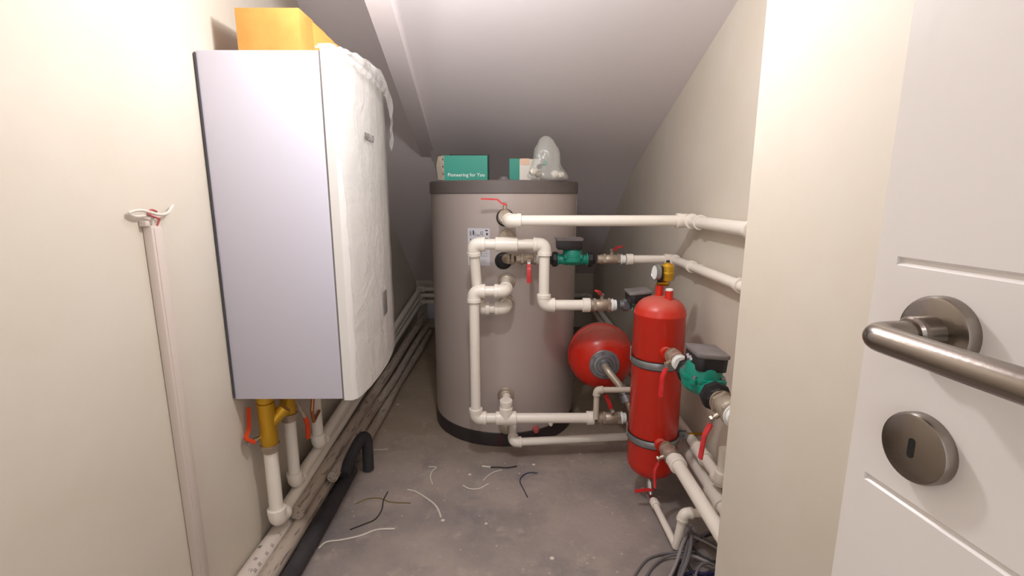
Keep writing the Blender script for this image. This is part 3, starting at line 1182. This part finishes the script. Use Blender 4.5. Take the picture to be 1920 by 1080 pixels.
# --- lower outlet: valve and big pipe towards the viewer
zl2 = ZLo
valve('ball_valve', V((XO - .003, yv - .002, zl2)), (0, -1, 0), .100, .0185, 'low nickel ball valve on the separator with red lever pointing down', lev=((-1, 0, -.4), (0, -.25, -1), .090))
run('return_pipe', [V((XO, 1.398, zl2)), V((XO, .60 + .34, zl2))], .0205, 'thick white pipe from the lower separator valve towards the wall corner', collars=[(V((XO, 1.392, zl2)), (0, 1, 0), .034)])

# --- hidden third pump behind the separator
pump('circulation_pump', V((.512, 1.775, .672)), (0, -1, 0), (-.1, 0, 1), 'dusty grey pump head showing behind the top of the red separator', .86, (0, -.022))

# --- drain under the separator
dv = thing('drain_valve', 'small chrome drain valve with red lever under the red separator', 'valve', (SX - .012, SY - .03, .04))
f = MB()
P0 = V((SX - .012, SY - .03, .108))
P1 = V((.504, 1.535, .045))
f.tube([P0, P0 - V((0, 0, .015)), P1], .0085, 12)
f.lathe(P0 + (P1 - P0) * .45, P1 - P0, [(-.014, .009), (-.013, .0125), (.013, .0125), (.014, .009)], 8)
f.lathe(P1, V((.03, -.12, -.02)), [(-.014, .010), (-.013, .0125), (.010, .0125), (.011, .009)], 6)
obj('valve_body', f, M['chrome'], dv)
mid = P0 + (P1 - P0) * .55
f = MB().sweep(fillet([mid + V((.004, -.012, 0)), mid + V((-.020, -.018, .002)), mid + V((-.060, -.014, -.006))], .008, 3), [(-.003, -.006), (.003, -.006), (.003, .006), (-.003, .006)], normal=(0, 0, 1))
obj('lever', f, M['red'], dv)
d2 = at(1236, 940, Y=1.47)
dj = at(1268, 1020, Z=.028)
rD = .0115
run('drain_pipe', [P1 + V((.003, -.012, -.002)), V((dj.x, dj.y, .018)) + V((0, .0, 0))], rD, 'thin white drain pipe sloping over the floor from drain valve', collars=[(P1 + V((.005, -.030, -.004)), dj - P1, .026)])
ju = at(1286, 962, Y=dj.y)
jr = at(1330, 967, Y=dj.y)
run('overflow_pipe', [V((dj.x, dj.y, .016)), V((dj.x + .016, dj.y, ju.z)), V((.632, dj.y, ju.z))], .0130, 'short white pipe rising from the floor to the thick return pipe')

# ------------------------------------------------------------------ expansion vessel
ex = thing('expansion_vessel', 'round red expansion vessel with galvanised flange behind the separator', 'expansion vessel', (.41, 2.06, .25))
EC = V((.408, 2.055, .398))
ER = .143
dirv = V((-.05, -1, 0)).normalized()
prof = []
for k in range(25):
    a = PI * k / 24
    prof.append((-math.cos(a) * .112 + (.020 if math.cos(a) < 0 else -.020), math.sin(a) ** .85 * ER))
prof = [(-z if False else z, r) for z, r in prof]
f = MB().lathe(EC, dirv, prof, 56)
obj('shell', f, M['vessel_red'], ex, 50)
f = MB().lathe(EC, dirv, [(-.006, ER - .001), (-.005, ER + .0025), (.005, ER + .0025), (.006, ER - .001)], 56, caps=False)
obj('seam', f, M['vessel_red'], ex)
fo = EC + dirv * .124
f = MB().lathe(fo, dirv, [(-.010, .064), (.004, .064), (.007, .061), (.008, .050), (.014, .047), (.015, .036), (.009, .033), (.009, .022), (.020, .019), (.028, .018)], 40)
fl = obj('flange', f, M['zinc'], ex)
for k in range(8):
    a = 2 * PI * k / 8 + .2
    q = fo + V((math.cos(a), 0, math.sin(a))) * .055 + dirv * .008
    f = MB().lathe(q, dirv, [(0, .0055), (.005, .0055)], 6)
    obj('bolt', f, M['zinc'], fl)
f = MB().box((EC.x + ER - .01, EC.y + .03, EC.z), (.03, .05, .08), bevel=.003).box(((EC.x + ER + XR) / 2, EC.y + .04, EC.z), (XR - EC.x - ER, .03, .006))
obj('wall_bracket', f, M['zinc'], ex)
cp = thing('connection_pipe', 'nickel elbow pipe from the vessel flange down to the separator', 'pipe', fo)
pa = [fo + dirv * .02, fo + dirv * .052 + V((.006, 0, -.008)), at(1166, 728, Y=1.835), at(1188, 775, Y=1.79)]
f = MB().tube(fillet(pa, .03, 6), .0150, 18)
obj('pipe', f, M['nickel'], cp)
dd = (pa[3] - pa[2]).normalized()
f = MB().lathe(pa[2], dd, [(-.010, .015), (-.009, .021), (.006, .021), (.007, .0175), (.012, .0175), (.013, .021), (.026, .021), (.027, .026), (.055, .026), (.056, .02)], 20)
obj('union_nut', f, M['zinc'], cp)
# filling line
YF = 1.80
f1, f2, f3 = at(1115, 778, Y=YF), at(1119, 731, Y=YF), at(1200, 731, Y=YF)
f1.z = end.z + .012
f1.x = f2.x
f3.z = f2.z
run('filling_pipe', [f1, f2, f3], .0115, 'thin white pipe crossing in front of the red vessel flange bottom', mt='pvc_dusty')
# lower cold feed
g1 = at(962, 829, Y=1.86)
g2_ = at(1200, 817, Y=1.90)
run('cold_feed_pipe', [V((g1.x, PORTS['p7'].y - .012, g1.z + .03)), g1 + V((0, .0, 0)), g2_, V((g2_.x, 1.74, g2_.z))], .0165, 'lowest white pipe from tank foot running right above the floor', tees=())
# small pink capped fittings low on the tank
for (px, py, w_, mt, lb) in ((1004, 800, .016, 'wire_red', 'pink plastic cap peeping under the bottom white pipe'), (1033, 797, .010, 'pvc', 'small white fitting under the bottom white pipe by the pink cap')):
    q = at(px, py, Y=2.02)
    q.y = tank_y(q.x)
    f = MB().lathe(q + V((0, .004, 0)), (0, -1, 0), [(0, w_), (.02, w_), (.03, w_ * .6)], 12)
    obj('drain_cap', f, M[mt], tk)

# ------------------------------------------------------------------ pipes around the foot of the room
XPL = -.738


def lerp(a, b, t):
    return a + (b - a) * t


# pipe A, B, C come down from the boiler and run along the left wall
va = at(511, 850, X=-.722)
ya_ = 1.335
run('heating_pipe', [V((-.722, ya_, .350)), V((-.722, ya_, .108)), V((XPL, 3.885, .235)), V((.655, 3.885, .235)), V((.655, 1.36, .165)), V((.655, 1.36, .17)) + V((.0, -.25, -.03))], R1 * .98,
    'white heating pipe under the front boiler valve, lowest along the wall', mt='pvc')
yb2 = at(546, 905, X=-.73).y
run('heating_pipe', [V((-.716, yb2, .390)), V((-.716, yb2, .158)), V((XPL, 3.885, .290)), V((.655, 3.885, .290)), V((.655, 1.50, .235)), V((.655, 1.38, .215)), V((.655, 1.38, .52))][:5] + [V((.655, 1.335, .232)), V((.655, 1.335, .345))], R1 * .90,
    'white heating pipe under the rear boiler valve, middle along the wall', mt='pvc')
yc2 = at(583, 835, X=-.72).y + .02
run('heating_pipe', [V((-.700, yc2, .533)), V((-.700, yc2, .205)), V((XPL, 3.885, .345)), V((-.20, 3.885, .345))], R1 * .95,
    'white pipe dropping behind the orange lever, topmost along the left wall', mt='pvc')
for k in (0, 1):
    pass
# wall clips
for (x, y, z, r, lb) in ((.655, 1.66, e1.z, R1, 'white clip holding the topmost pipe on the right wall'), (.655, 1.30, e1.z, R1, 'white clip on the topmost pipe next to the wall corner'),
                         (.660, 1.72, zW, r2, 'white clip holding the thinner pipe above the air vent'), (.660, 1.345, zW, r2, 'white clip on the thinner pipe next to the wall corner')):
    f = MB()
    n = 14
    pts = []
    for k in range(n + 1):
        a = math.radians(-230 + 280 * k / n) + PI / 2
        pts.append(V((x + (r + .003) * math.cos(a + PI * .5 + .9), y, z + (r + .003) * math.sin(a + PI * .5 + .9))))
    f.sweep(pts, [(-.0025, -.009), (.0025, -.009), (.0025, .009), (-.0025, .009)], normal=(pts[0] - V((x, y, z))))
    f.box(((x + r + XR) / 2 + .001, y, z), (XR - x - r, .016, .016), bevel=.002)
    tag(obj('pipe_clip', f, M['pvc']), lb, 'pipe clip')

# boiler connections: brass strainers with levers, copper pipe
bs = thing('strainer_valve', 'yellow brass strainer valve under the boiler with orange lever by wall', 'valve', (-.722, ya_, .35))
c0 = V((-.722, ya_, 0))
f = MB().lathe(c0, (0, 0, 1), [(.362, .021), (.372, .025), (.40, .0255), (.425, .0235), (.46, .0240), (.498, .0245), (.500, .020), (.503, .020), (.504, .0255), (.528, .0255), (.529, .019), (.537, .019)], 24)
brt = V((.72, .62, .60)).normalized()
f.lathe(V((-.722, ya_, .420)), V((.62, .35, .72)), [(0, .0170), (.052, .0170), (.053, .0200), (.072, .0200)], 20)
obj('valve_body', f, M['brass_paint'], bs)
f = MB().lathe(c0, (0, 0, 1), [(.340, .021), (.344, .026), (.356, .027), (.360, .029), (.366, .029), (.367, .022)], 12)
obj('union_nut', f, M['nickel'], bs)
f = MB().lathe((-.742, ya_ - .012, .392), (-.6, -1, 0), [(0, .007), (.036, .007)], 12)
f.lathe(V((-.742, ya_ - .012, .392)) + V((-.6, -1, 0)).normalized() * .036, (-.6, -1, 0), [(0, .009), (.007, .009)], 6)
obj('stem', f, M['chrome'], bs)
q = V((-.755, ya_ - .050, .396))
lp = [q + V((.012, .010, -.004)), q + V((-.002, -.015, .022)), at(467, 805, X=-.762), at(466, 764, X=-.762)]
f = MB().sweep(fillet(lp, .012, 4), [(-.003, -.005), (.003, -.005), (.003, .005), (-.003, .005)], normal=(-1, 0, 0))
obj('lever', f, M['orange'], bs)
bs = thing('strainer_valve', 'rear brass valve under the boiler beside the hanging orange lever', 'valve', (-.716, yb2, .39))
f = MB().lathe((-.716, yb2, 0), (0, 0, 1), [(.405, .020), (.412, .024), (.44, .0225), (.470, .024), (.500, .024), (.502, .019), (.506, .025), (.530, .025), (.531, .018), (.537, .018)], 24)
obj('valve_body', f, M['brass_paint'], bs)
f = MB().lathe((-.716, yb2, 0), (0, 0, 1), [(.380, .020), (.384, .0245), (.398, .0245), (.400, .027), (.407, .027), (.408, .020)], 12)
obj('union_nut', f, M['nickel'], bs)
l0 = at(563, 768, X=-.690)
lp = [l0, at(572, 782, X=-.680), at(577, 795, X=-.678), at(578, 822, X=-.678)]
f = MB().tube([V((-.700, yb2, .470)), l0, lp[1]], .0065, 10)
obj('stem', f, M['nickel'], bs)
f = MB().sweep(fillet(lp[1:], .012, 4), [(-.003, -.0075), (.003, -.0075), (.003, .0075), (-.003, .0075)], normal=(1, -.6, 0))
obj('lever', f, M['orange'], bs)
f = MB().tube([V((-.668, yc2 - .05, .535)), at(585, 770, X=-.668), at(588, 790, X=-.672), V((-.685, yc2 - .01, .34))], .006, 10)
tag(obj('copper_pipe', f, mat('copper', (176, 112, 70), 0.35, 0.6)), 'thin copper pipe under the boiler beside the orange lever', 'pipe')

# sleeved bundles along the left wall foot
def sleeve(x, z, r, y0_, y1_, mt, label, wob=.006, name='pipe_sleeve', dz=0.0, cat='pipe insulation', seed=0):
    pts = []
    n = 22
    for k in range(n + 1):
        t = k / n
        y = y0_ + (y1_ - y0_) * t
        pts.append(V((x + wob * noise.noise(V((y * 1.7, seed, 0))), y, z + dz * t + wob * .5 * (1 + noise.noise(V((y * 2.3, seed + 5, 0)))))))
    f = MB().tube(pts, r, 18)
    return tag(obj(name, f, M[mt]), label, cat)


s1 = sleeve(-.743, .032, .030, .55, 3.8, 'grout', 'white printed foam pipe sleeve closest to the left wall', seed=1)
s2 = sleeve(-.688, .030, .027, .55, 3.8, 'sleeve', 'beige printed foam sleeve on the floor between white and black sleeves', seed=2)
s3 = sleeve(-.694, .084, .025, 1.40, 3.8, 'sleeve', 'upper beige printed foam sleeve lying under the white heating pipes', seed=3, dz=.05)
s4 = sleeve(-.628, .024, .024, .55, 1.74, 'foam', 'black foam pipe sleeve on the floor at the left', seed=4, wob=.012)
s5 = sleeve(-.640, .028, .025, 1.84, 3.7, 'sleeve', 'beige sleeve on the floor beyond the bent black foam', seed=6, wob=.01)
s6 = sleeve(-.652, .080, .020, 1.60, 3.7, 'sleeve', 'thin beige sleeve lying on the outer top of the bundle', seed=8, wob=.01)
# printed marks on the near white sleeve
for (px, py) in ((480, 1055), (470, 1075), (488, 1032), (509, 1040), (515, 1025), (545, 1003), (484, 1072), (512, 1060)):
    q = at(px, py, Z=.052)
    xx = max(-.768, min(-.722, q.x))
    dx = xx + .743
    nz_ = math.sqrt(max(.030 ** 2 - dx * dx, 0))
    n3 = V((dx, 0, nz_)).normalized()
    cc = V((-.743, q.y, .0345)) + n3 * .0302
    B = Matrix((V((0, 1, 0)), V((0, 1, 0)).cross(n3) * -1, n3)).transposed()
    f = MB()
    for k in range(3):
        f.box(cc + V((0, .004 * (k - 1), 0)), (.0014, .010, .0016), B)
    obj('printed_mark', f, M['ink'], s1, 0)

# bent black foam offcut standing at the bundle
f = MB()
hk = [V((-.622, 1.64, .072)), V((-.612, 1.72, .11)), V((-.592, 1.772, .148)), V((-.578, 1.790, .135)), V((-.574, 1.785, .08)), V((-.573, 1.78, .010))]
f.tube(smooth_path(hk, 5), .022, 16)
tag(obj('foam_offcut', f, M['foam']), 'bent black foam offcut arching onto the floor near the tank', 'pipe insulation')
f = MB().box((-.60, 3.9, .16), (.16, .05, .13), bevel=.005)
tag(obj('junction_box', f, M['casing']), 'small white box on the back wall under the pipes', 'box')

# ------------------------------------------------------------------ conduit with wires on the left wall
cn = thing('cable_conduit', 'white square cable conduit standing up the left wall', 'conduit', (XL, 1.04, 0))
f = MB().box((XL + .0105, 1.040, .519), (.019, .030, 1.036), bevel=.002)
obj('channel', f, M['conduit'], cn)
f = MB().box((XL + .0205, 1.043, .517), (.003, .024, 1.030), bevel=.001)
obj('lid', f, M['conduit'], cn)
f = MB().box((XL + .009, 1.022, 1.042), (.016, .012, .012), bevel=.002)
obj('end_lip', f, M['conduit'], cn)
w0 = V((XL + .012, 1.040, 1.035))
f = MB().tube(smooth_path([w0, w0 + V((.004, -.005, .022)), V((XL + .010, 1.000, 1.058)), V((XL + .010, .985, 1.066)), V((XL + .016, 1.010, 1.070)), V((XL + .020, 1.050, 1.060)), V((XL + .016, 1.085, 1.062)), V((XL + .010, 1.115, 1.078))], 6), .0032, 8)
tag(obj('cable_end', f, M['wire_white']), 'white cable end twisted above the wall conduit', 'cable')
f = MB().tube(smooth_path([w0 + V((.006, .004, 0)), w0 + V((.010, .010, .016)), V((XL + .022, 1.045, 1.052)), V((XL + .020, 1.022, 1.062)), V((XL + .014, 1.040, 1.070)), V((XL + .012, 1.058, 1.066))], 6), .0022, 8)
tag(obj('cable_end', f, M['wire_red']), 'pinkish wire looped around the white cable above the conduit', 'cable')

# ------------------------------------------------------------------ things on the tank
ZT = 1.163
tb = thing('pump_carton', 'open teal pump carton with white slogan on the tank left', 'box', (-.17, 2.12, ZT))
a0, a1_ = at(833, 333, Y=2.08), at(914, 333, Y=2.08)
x0, x1, yf, dp, hh = a0.x, a1_.x, 2.08, .15, .102
t = .002
f = MB().box(((x0 + x1) / 2, yf + t / 2, ZT + hh / 2), (x1 - x0, t, hh))
obj('printed_side', f, M['teal_card'], tb, 0)
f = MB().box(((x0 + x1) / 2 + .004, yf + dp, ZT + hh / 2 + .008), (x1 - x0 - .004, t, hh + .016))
obj('back_shade_panel', f, M['rubber'], tb, 0)  # back panel and inner board are coloured black for the shade inside the carton
f = MB().box((x1 - t / 2, yf + dp / 2, ZT + hh / 2), (t, dp - .003, hh)).box(((x0 + x1) / 2, yf + dp / 2, ZT + .0015), (x1 - x0 - .005, dp - .004, .002))
obj('carton', f, M['teal_card'], tb, 0)
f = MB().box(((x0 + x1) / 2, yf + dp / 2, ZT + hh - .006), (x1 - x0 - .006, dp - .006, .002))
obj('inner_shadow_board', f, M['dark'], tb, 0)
f = MB().prism([(x0, yf + .001, ZT), (x0 - .030, yf + .03, ZT + .004), (x0 - .036, yf + .03, ZT + hh * .62), (x0 - .026, yf + .02, ZT + hh * .97), (x0, yf + .001, ZT + hh)], (-.001, .002, 0))
obj('flap', f, M['card_side'], tb, 0)
f = MB().prism([(x0, yf + .08, ZT), (x0 - .034, yf + .09, ZT + .004), (x0 - .040, yf + .09, ZT + hh * .9), (x0, yf + .08, ZT + hh)], (-.001, .002, 0))
obj('flap', f, M['card_side'], tb, 0)
for k in range(6):
    zz = ZT + .012 + k * .015
    f = MB().box((x0 - .003 - (k % 2) * .002, yf + .0015, zz), (.004, .002, .006))
    obj('torn_edge', f, M['wire_black' if k % 2 else 'card_side'], tb, 0)
text_mesh('Pioneering for You', .0205, ((x0 + x1) / 2 + .002, yf - .0006, ZT + .016), (1, 0, 0), (0, 0, 1), M['white'], tb)

wb = thing('pump_carton', 'teal and white carton behind the plastic bag on the tank', 'box', (.08, 2.2, ZT))
c0_, c1_ = at(955, 333, Y=2.14), at(1000, 333, Y=2.14)
xm = at(974, 333, Y=2.14).x
f = MB().box(((c0_.x + xm) / 2, 2.19, ZT + .047), (xm - c0_.x, .10, .094), bevel=.001)
obj('teal_end', f, M['teal_card'], wb, 0)
f = MB().box(((c1_.x + .03 + xm) / 2, 2.19, ZT + .046), (c1_.x + .03 - xm, .098, .092), bevel=.001)
obj('white_side', f, M['white_card'], wb, 0)
f = MB().box((at(984, 305, Y=2.14).x, 2.14 - .0004, at(984, 303, Y=2.14).z), (.040, .0012, .026))
obj('orange_panel', f, mat('peach_print', (228, 190, 160), .5), wb, 0)

pc = thing('pipe_coupling', 'small grey ring lying between the two cartons on the tank', 'pipe fitting', at(945, 333, Y=2.05))
q = at(945, 333, Y=2.05)
f = MB().lathe((q.x, 2.05, ZT), (0, 0, 1), [(0, .026), (.006, .026), (.007, .017), (.014, .016), (.014, .011)], 24)
obj('ring', f, M['grey_cover'], pc)

# knotted clear bag
bg = thing('plastic_bag', 'clear plastic bag with fittings standing on the tank', 'bag', (.14, 2.06, ZT))
q = at(1025, 333, Y=2.05)
f = MB()
zs = [0, .006, .018, .030, .045, .065, .085, .105, .125, .145, .162, .172, .176]
rx = [.062, .078, .080, .074, .066, .060, .056, .051, .046, .038, .028, .016, .008]
ry = [.04, .050, .052, .050, .046, .040, .034, .030, .026, .022, .016, .009, .003]
rings = []
n = 40
for k, z in enumerate(zs):
    ring = []
    for j in range(n):
        a = 2 * PI * j / n
        wr = 1 + .22 * noise.noise(V((math.cos(a) * 2.2, math.sin(a) * 2.2, z * 22))) + .12 * noise.noise(V((math.cos(a) * 6, math.sin(a) * 6, z * 50)))
        ring.append(f.bm.verts.new((q.x + .004 + rx[k] * wr * math.cos(a) - .01 * (z / .176), 2.05 + ry[k] * wr * math.sin(a), ZT + .0008 + z)))
    rings.append(ring)
for a, b in zip(rings, rings[1:]):
    for j in range(n):
        f.bm.faces.new((a[j], a[(j + 1) % n], b[(j + 1) % n], b[j]))
obj('film', f, M['bag'], bg, 60)
for (px, py, rr, mt) in ((1012, 312, .011, 'wire_black'), (1022, 306, .010, 'teal'), (1010, 326, .014, 'wire_yellow'), (1040, 327, .016, 'white_card'), (1000, 322, .015, 'white_card'), (1052, 328, .012, 'white_card')):
    c_ = at(px, py, Y=2.04)
    f = MB().lathe((c_.x, 2.04, max(c_.z, ZT + rr + .002)), (.8, .3, .4), [(-rr, rr * .7), (-rr * .3, rr), (rr * .4, rr * .95), (rr, rr * .5)], 12)
    obj('fitting', f, M[mt], bg)

# ------------------------------------------------------------------ offcuts on the floor
def scrap(pix, r, mt, label, z=None, name='wire_offcut', flat=1.0):
    z = z if z is not None else r * flat + .0005
    pts = smooth_path([at(px, py, Z=z) for px, py in pix], 5)
    f = MB().sweep(pts, [(r * flat * math.cos(2 * PI * k / 8), r * math.sin(2 * PI * k / 8)) for k in range(8)], normal=(0, 0, 1))
    return tag(obj(name, f, M[mt]), label, 'wire')


scrap([(804, 875), (818, 876), (810, 884), (807, 895), (811, 908)], .0026, 'wire_white', 'short white hooked wire offcut nearest the tank at left', flat=.6)
scrap([(941, 881), (926, 885), (915, 892), (906, 901)], .0026, 'wire_white', 'short white wire offcut under the black one', flat=.6)
scrap([(868, 910), (880, 916), (898, 916), (916, 907)], .0030, 'wire_white', 'white curved wire offcut shaped like a smile', flat=.6)
o = scrap([(918, 876), (935, 876), (950, 877), (969, 874)], .0026, 'wire_black', 'black wire offcut with a white stripped end')
pts = smooth_path([at(904, 874, Z=.003), at(912, 875, Z=.003), at(920, 876, Z=.003)], 4)
obj('white_end', MB().tube(pts, .0036, 8), M['wire_white'], o)
scrap([(1008, 887), (992, 886), (979, 893), (975, 903), (982, 918), (989, 932)], .0020, 'wire_blue', 'dark blue wire offcut curled like a hook on the floor')
scrap([(764, 918), (778, 921), (797, 932), (812, 943), (821, 954), (827, 970)], .0036, 'wire_white', 'longer white curved wire offcut in the middle of the floor', flat=.5)
scrap([(727, 922), (719, 938), (716, 955), (704, 973), (682, 983), (656, 993)], .0020, 'wire_black', 'long thin black wire offcut crossing the yellowish one')
scrap([(668, 944), (690, 935), (712, 934), (732, 941), (770, 943)], .0017, 'wire_yellow', 'yellowish thin wire offcut crossing the black one')
scrap([(597, 1028), (612, 1016), (640, 1012), (676, 1004), (706, 993), (740, 991)], .0036, 'wire_white', 'longest white flat wire offcut beside the black sleeve', flat=.5)
scrap([(697, 843), (712, 843), (728, 842)], .0018, 'wire_white', 'small straight white wire beside the black foam offcut', flat=.6)
scrap([(1190, 870), (1200, 873)], .0020, 'wire_white', 'tiny white wire scrap left of the red separator foot', flat=.6)

# ------------------------------------------------------------------ heap of cables
hp = thing('cable_heap', 'heap of grey, dark and blue cables on the floor at lower right', 'cable', (at(1290, 1060, Z=0).x, 1.20, 0))


def cbl(pix, r, mt):
    pts = smooth_path([at(px, py, Z=max(z, r + .0005)) for px, py, z in pix], 8)
    obj('cable', MB().tube(pts, r, 10), M[mt], hp)


cbl([(1186, 1085, 0), (1210, 1052, 0), (1235, 1040, .006), (1265, 1036, .012), (1300, 1034, .02), (1330, 1046, .02)], .0035, 'cable')
cbl([(1206, 1090, 0), (1225, 1062, 0), (1245, 1046, .01), (1270, 1040, .016), (1310, 1044, .02)], .0040, 'cable')
cbl([(1252, 1090, .01), (1268, 1055, .04), (1280, 1020, .055), (1290, 1000, .05), (1296, 985, .03)], .0050, 'cable_light')
cbl([(1270, 1092, .01), (1282, 1050, .03), (1290, 1015, .045), (1293, 995, .04), (1310, 1004, .03), (1338, 1022, .02), (1356, 1032, .01)], .0055, 'cable')
cbl([(1284, 1022, .01), (1300, 1016, .02), (1322, 1004, .03), (1348, 996, .035), (1370, 990, .03)], .0065, 'cable_dark')
cbl([(1290, 1030, .02), (1306, 1010, .03), (1330, 998, .035), (1352, 992, .04)], .0060, 'cable')
cbl([(1295, 1005, .04), (1318, 1014, .035), (1340, 1026, .03), (1362, 1040, .02)], .0040, 'cable_light')
cbl([(1282, 1042, .03), (1300, 1043, .03), (1322, 1052, .026), (1345, 1064, .02), (1366, 1076, .01)], .0050, 'cable_light')
cbl([(1292, 1020, .02), (1306, 1036, .02), (1326, 1050, .016), (1352, 1056, .01)], .0050, 'cable_dark')
cbl([(1262, 1092, 0), (1266, 1072, .01), (1276, 1052, .02), (1290, 1060, .02), (1300, 1078, .01), (1310, 1092, 0)], .0050, 'cable_dark')
cbl([(1278, 1080, .01), (1300, 1073, .014), (1320, 1076, .014), (1345, 1074, .01), (1360, 1082, .01)], .0050, 'cable_blue')
cbl([(1284, 1088, 0), (1305, 1080, .006), (1325, 1083, .006), (1350, 1080, .006)], .0050, 'cable_blue')
cbl([(1300, 1090, .01), (1312, 1062, .03), (1330, 1056, .03), (1348, 1066, .02), (1356, 1085, .01)], .0040, 'cable')
cbl([(1274, 1088, .02), (1290, 1046, .05), (1296, 1012, .06), (1294, 992, .05), (1288, 984, .03)], .0055, 'cable')
cbl([(1310, 1092, .0), (1330, 1074, .012), (1356, 1064, .02)], .0045, 'cable_dark')

# ------------------------------------------------------------------ groups of like things
GROUPS = {'wire_offcut': 'wire offcuts on the floor', 'ball_valve': 'ball valves on the pipework', 'circulation_pump': 'circulation pumps',
          'heating_pipe': 'heating pipes along the walls', 'pipe_sleeve': 'pipe sleeves along the left wall', 'pipe_clip': 'clips of the wall pipes',
          'pipe_clamp': 'strap clamps of the red separator', 'strainer_valve': 'brass valves under the boiler', 'pump_carton': 'pump cartons on the tank',
          'cable_end': 'wire ends above the conduit'}
for o in bpy.data.objects:
    if o.parent is None and 'category' in o.keys():
        g = GROUPS.get(o.name.split('.')[0])
        if g:
            o['group'] = g
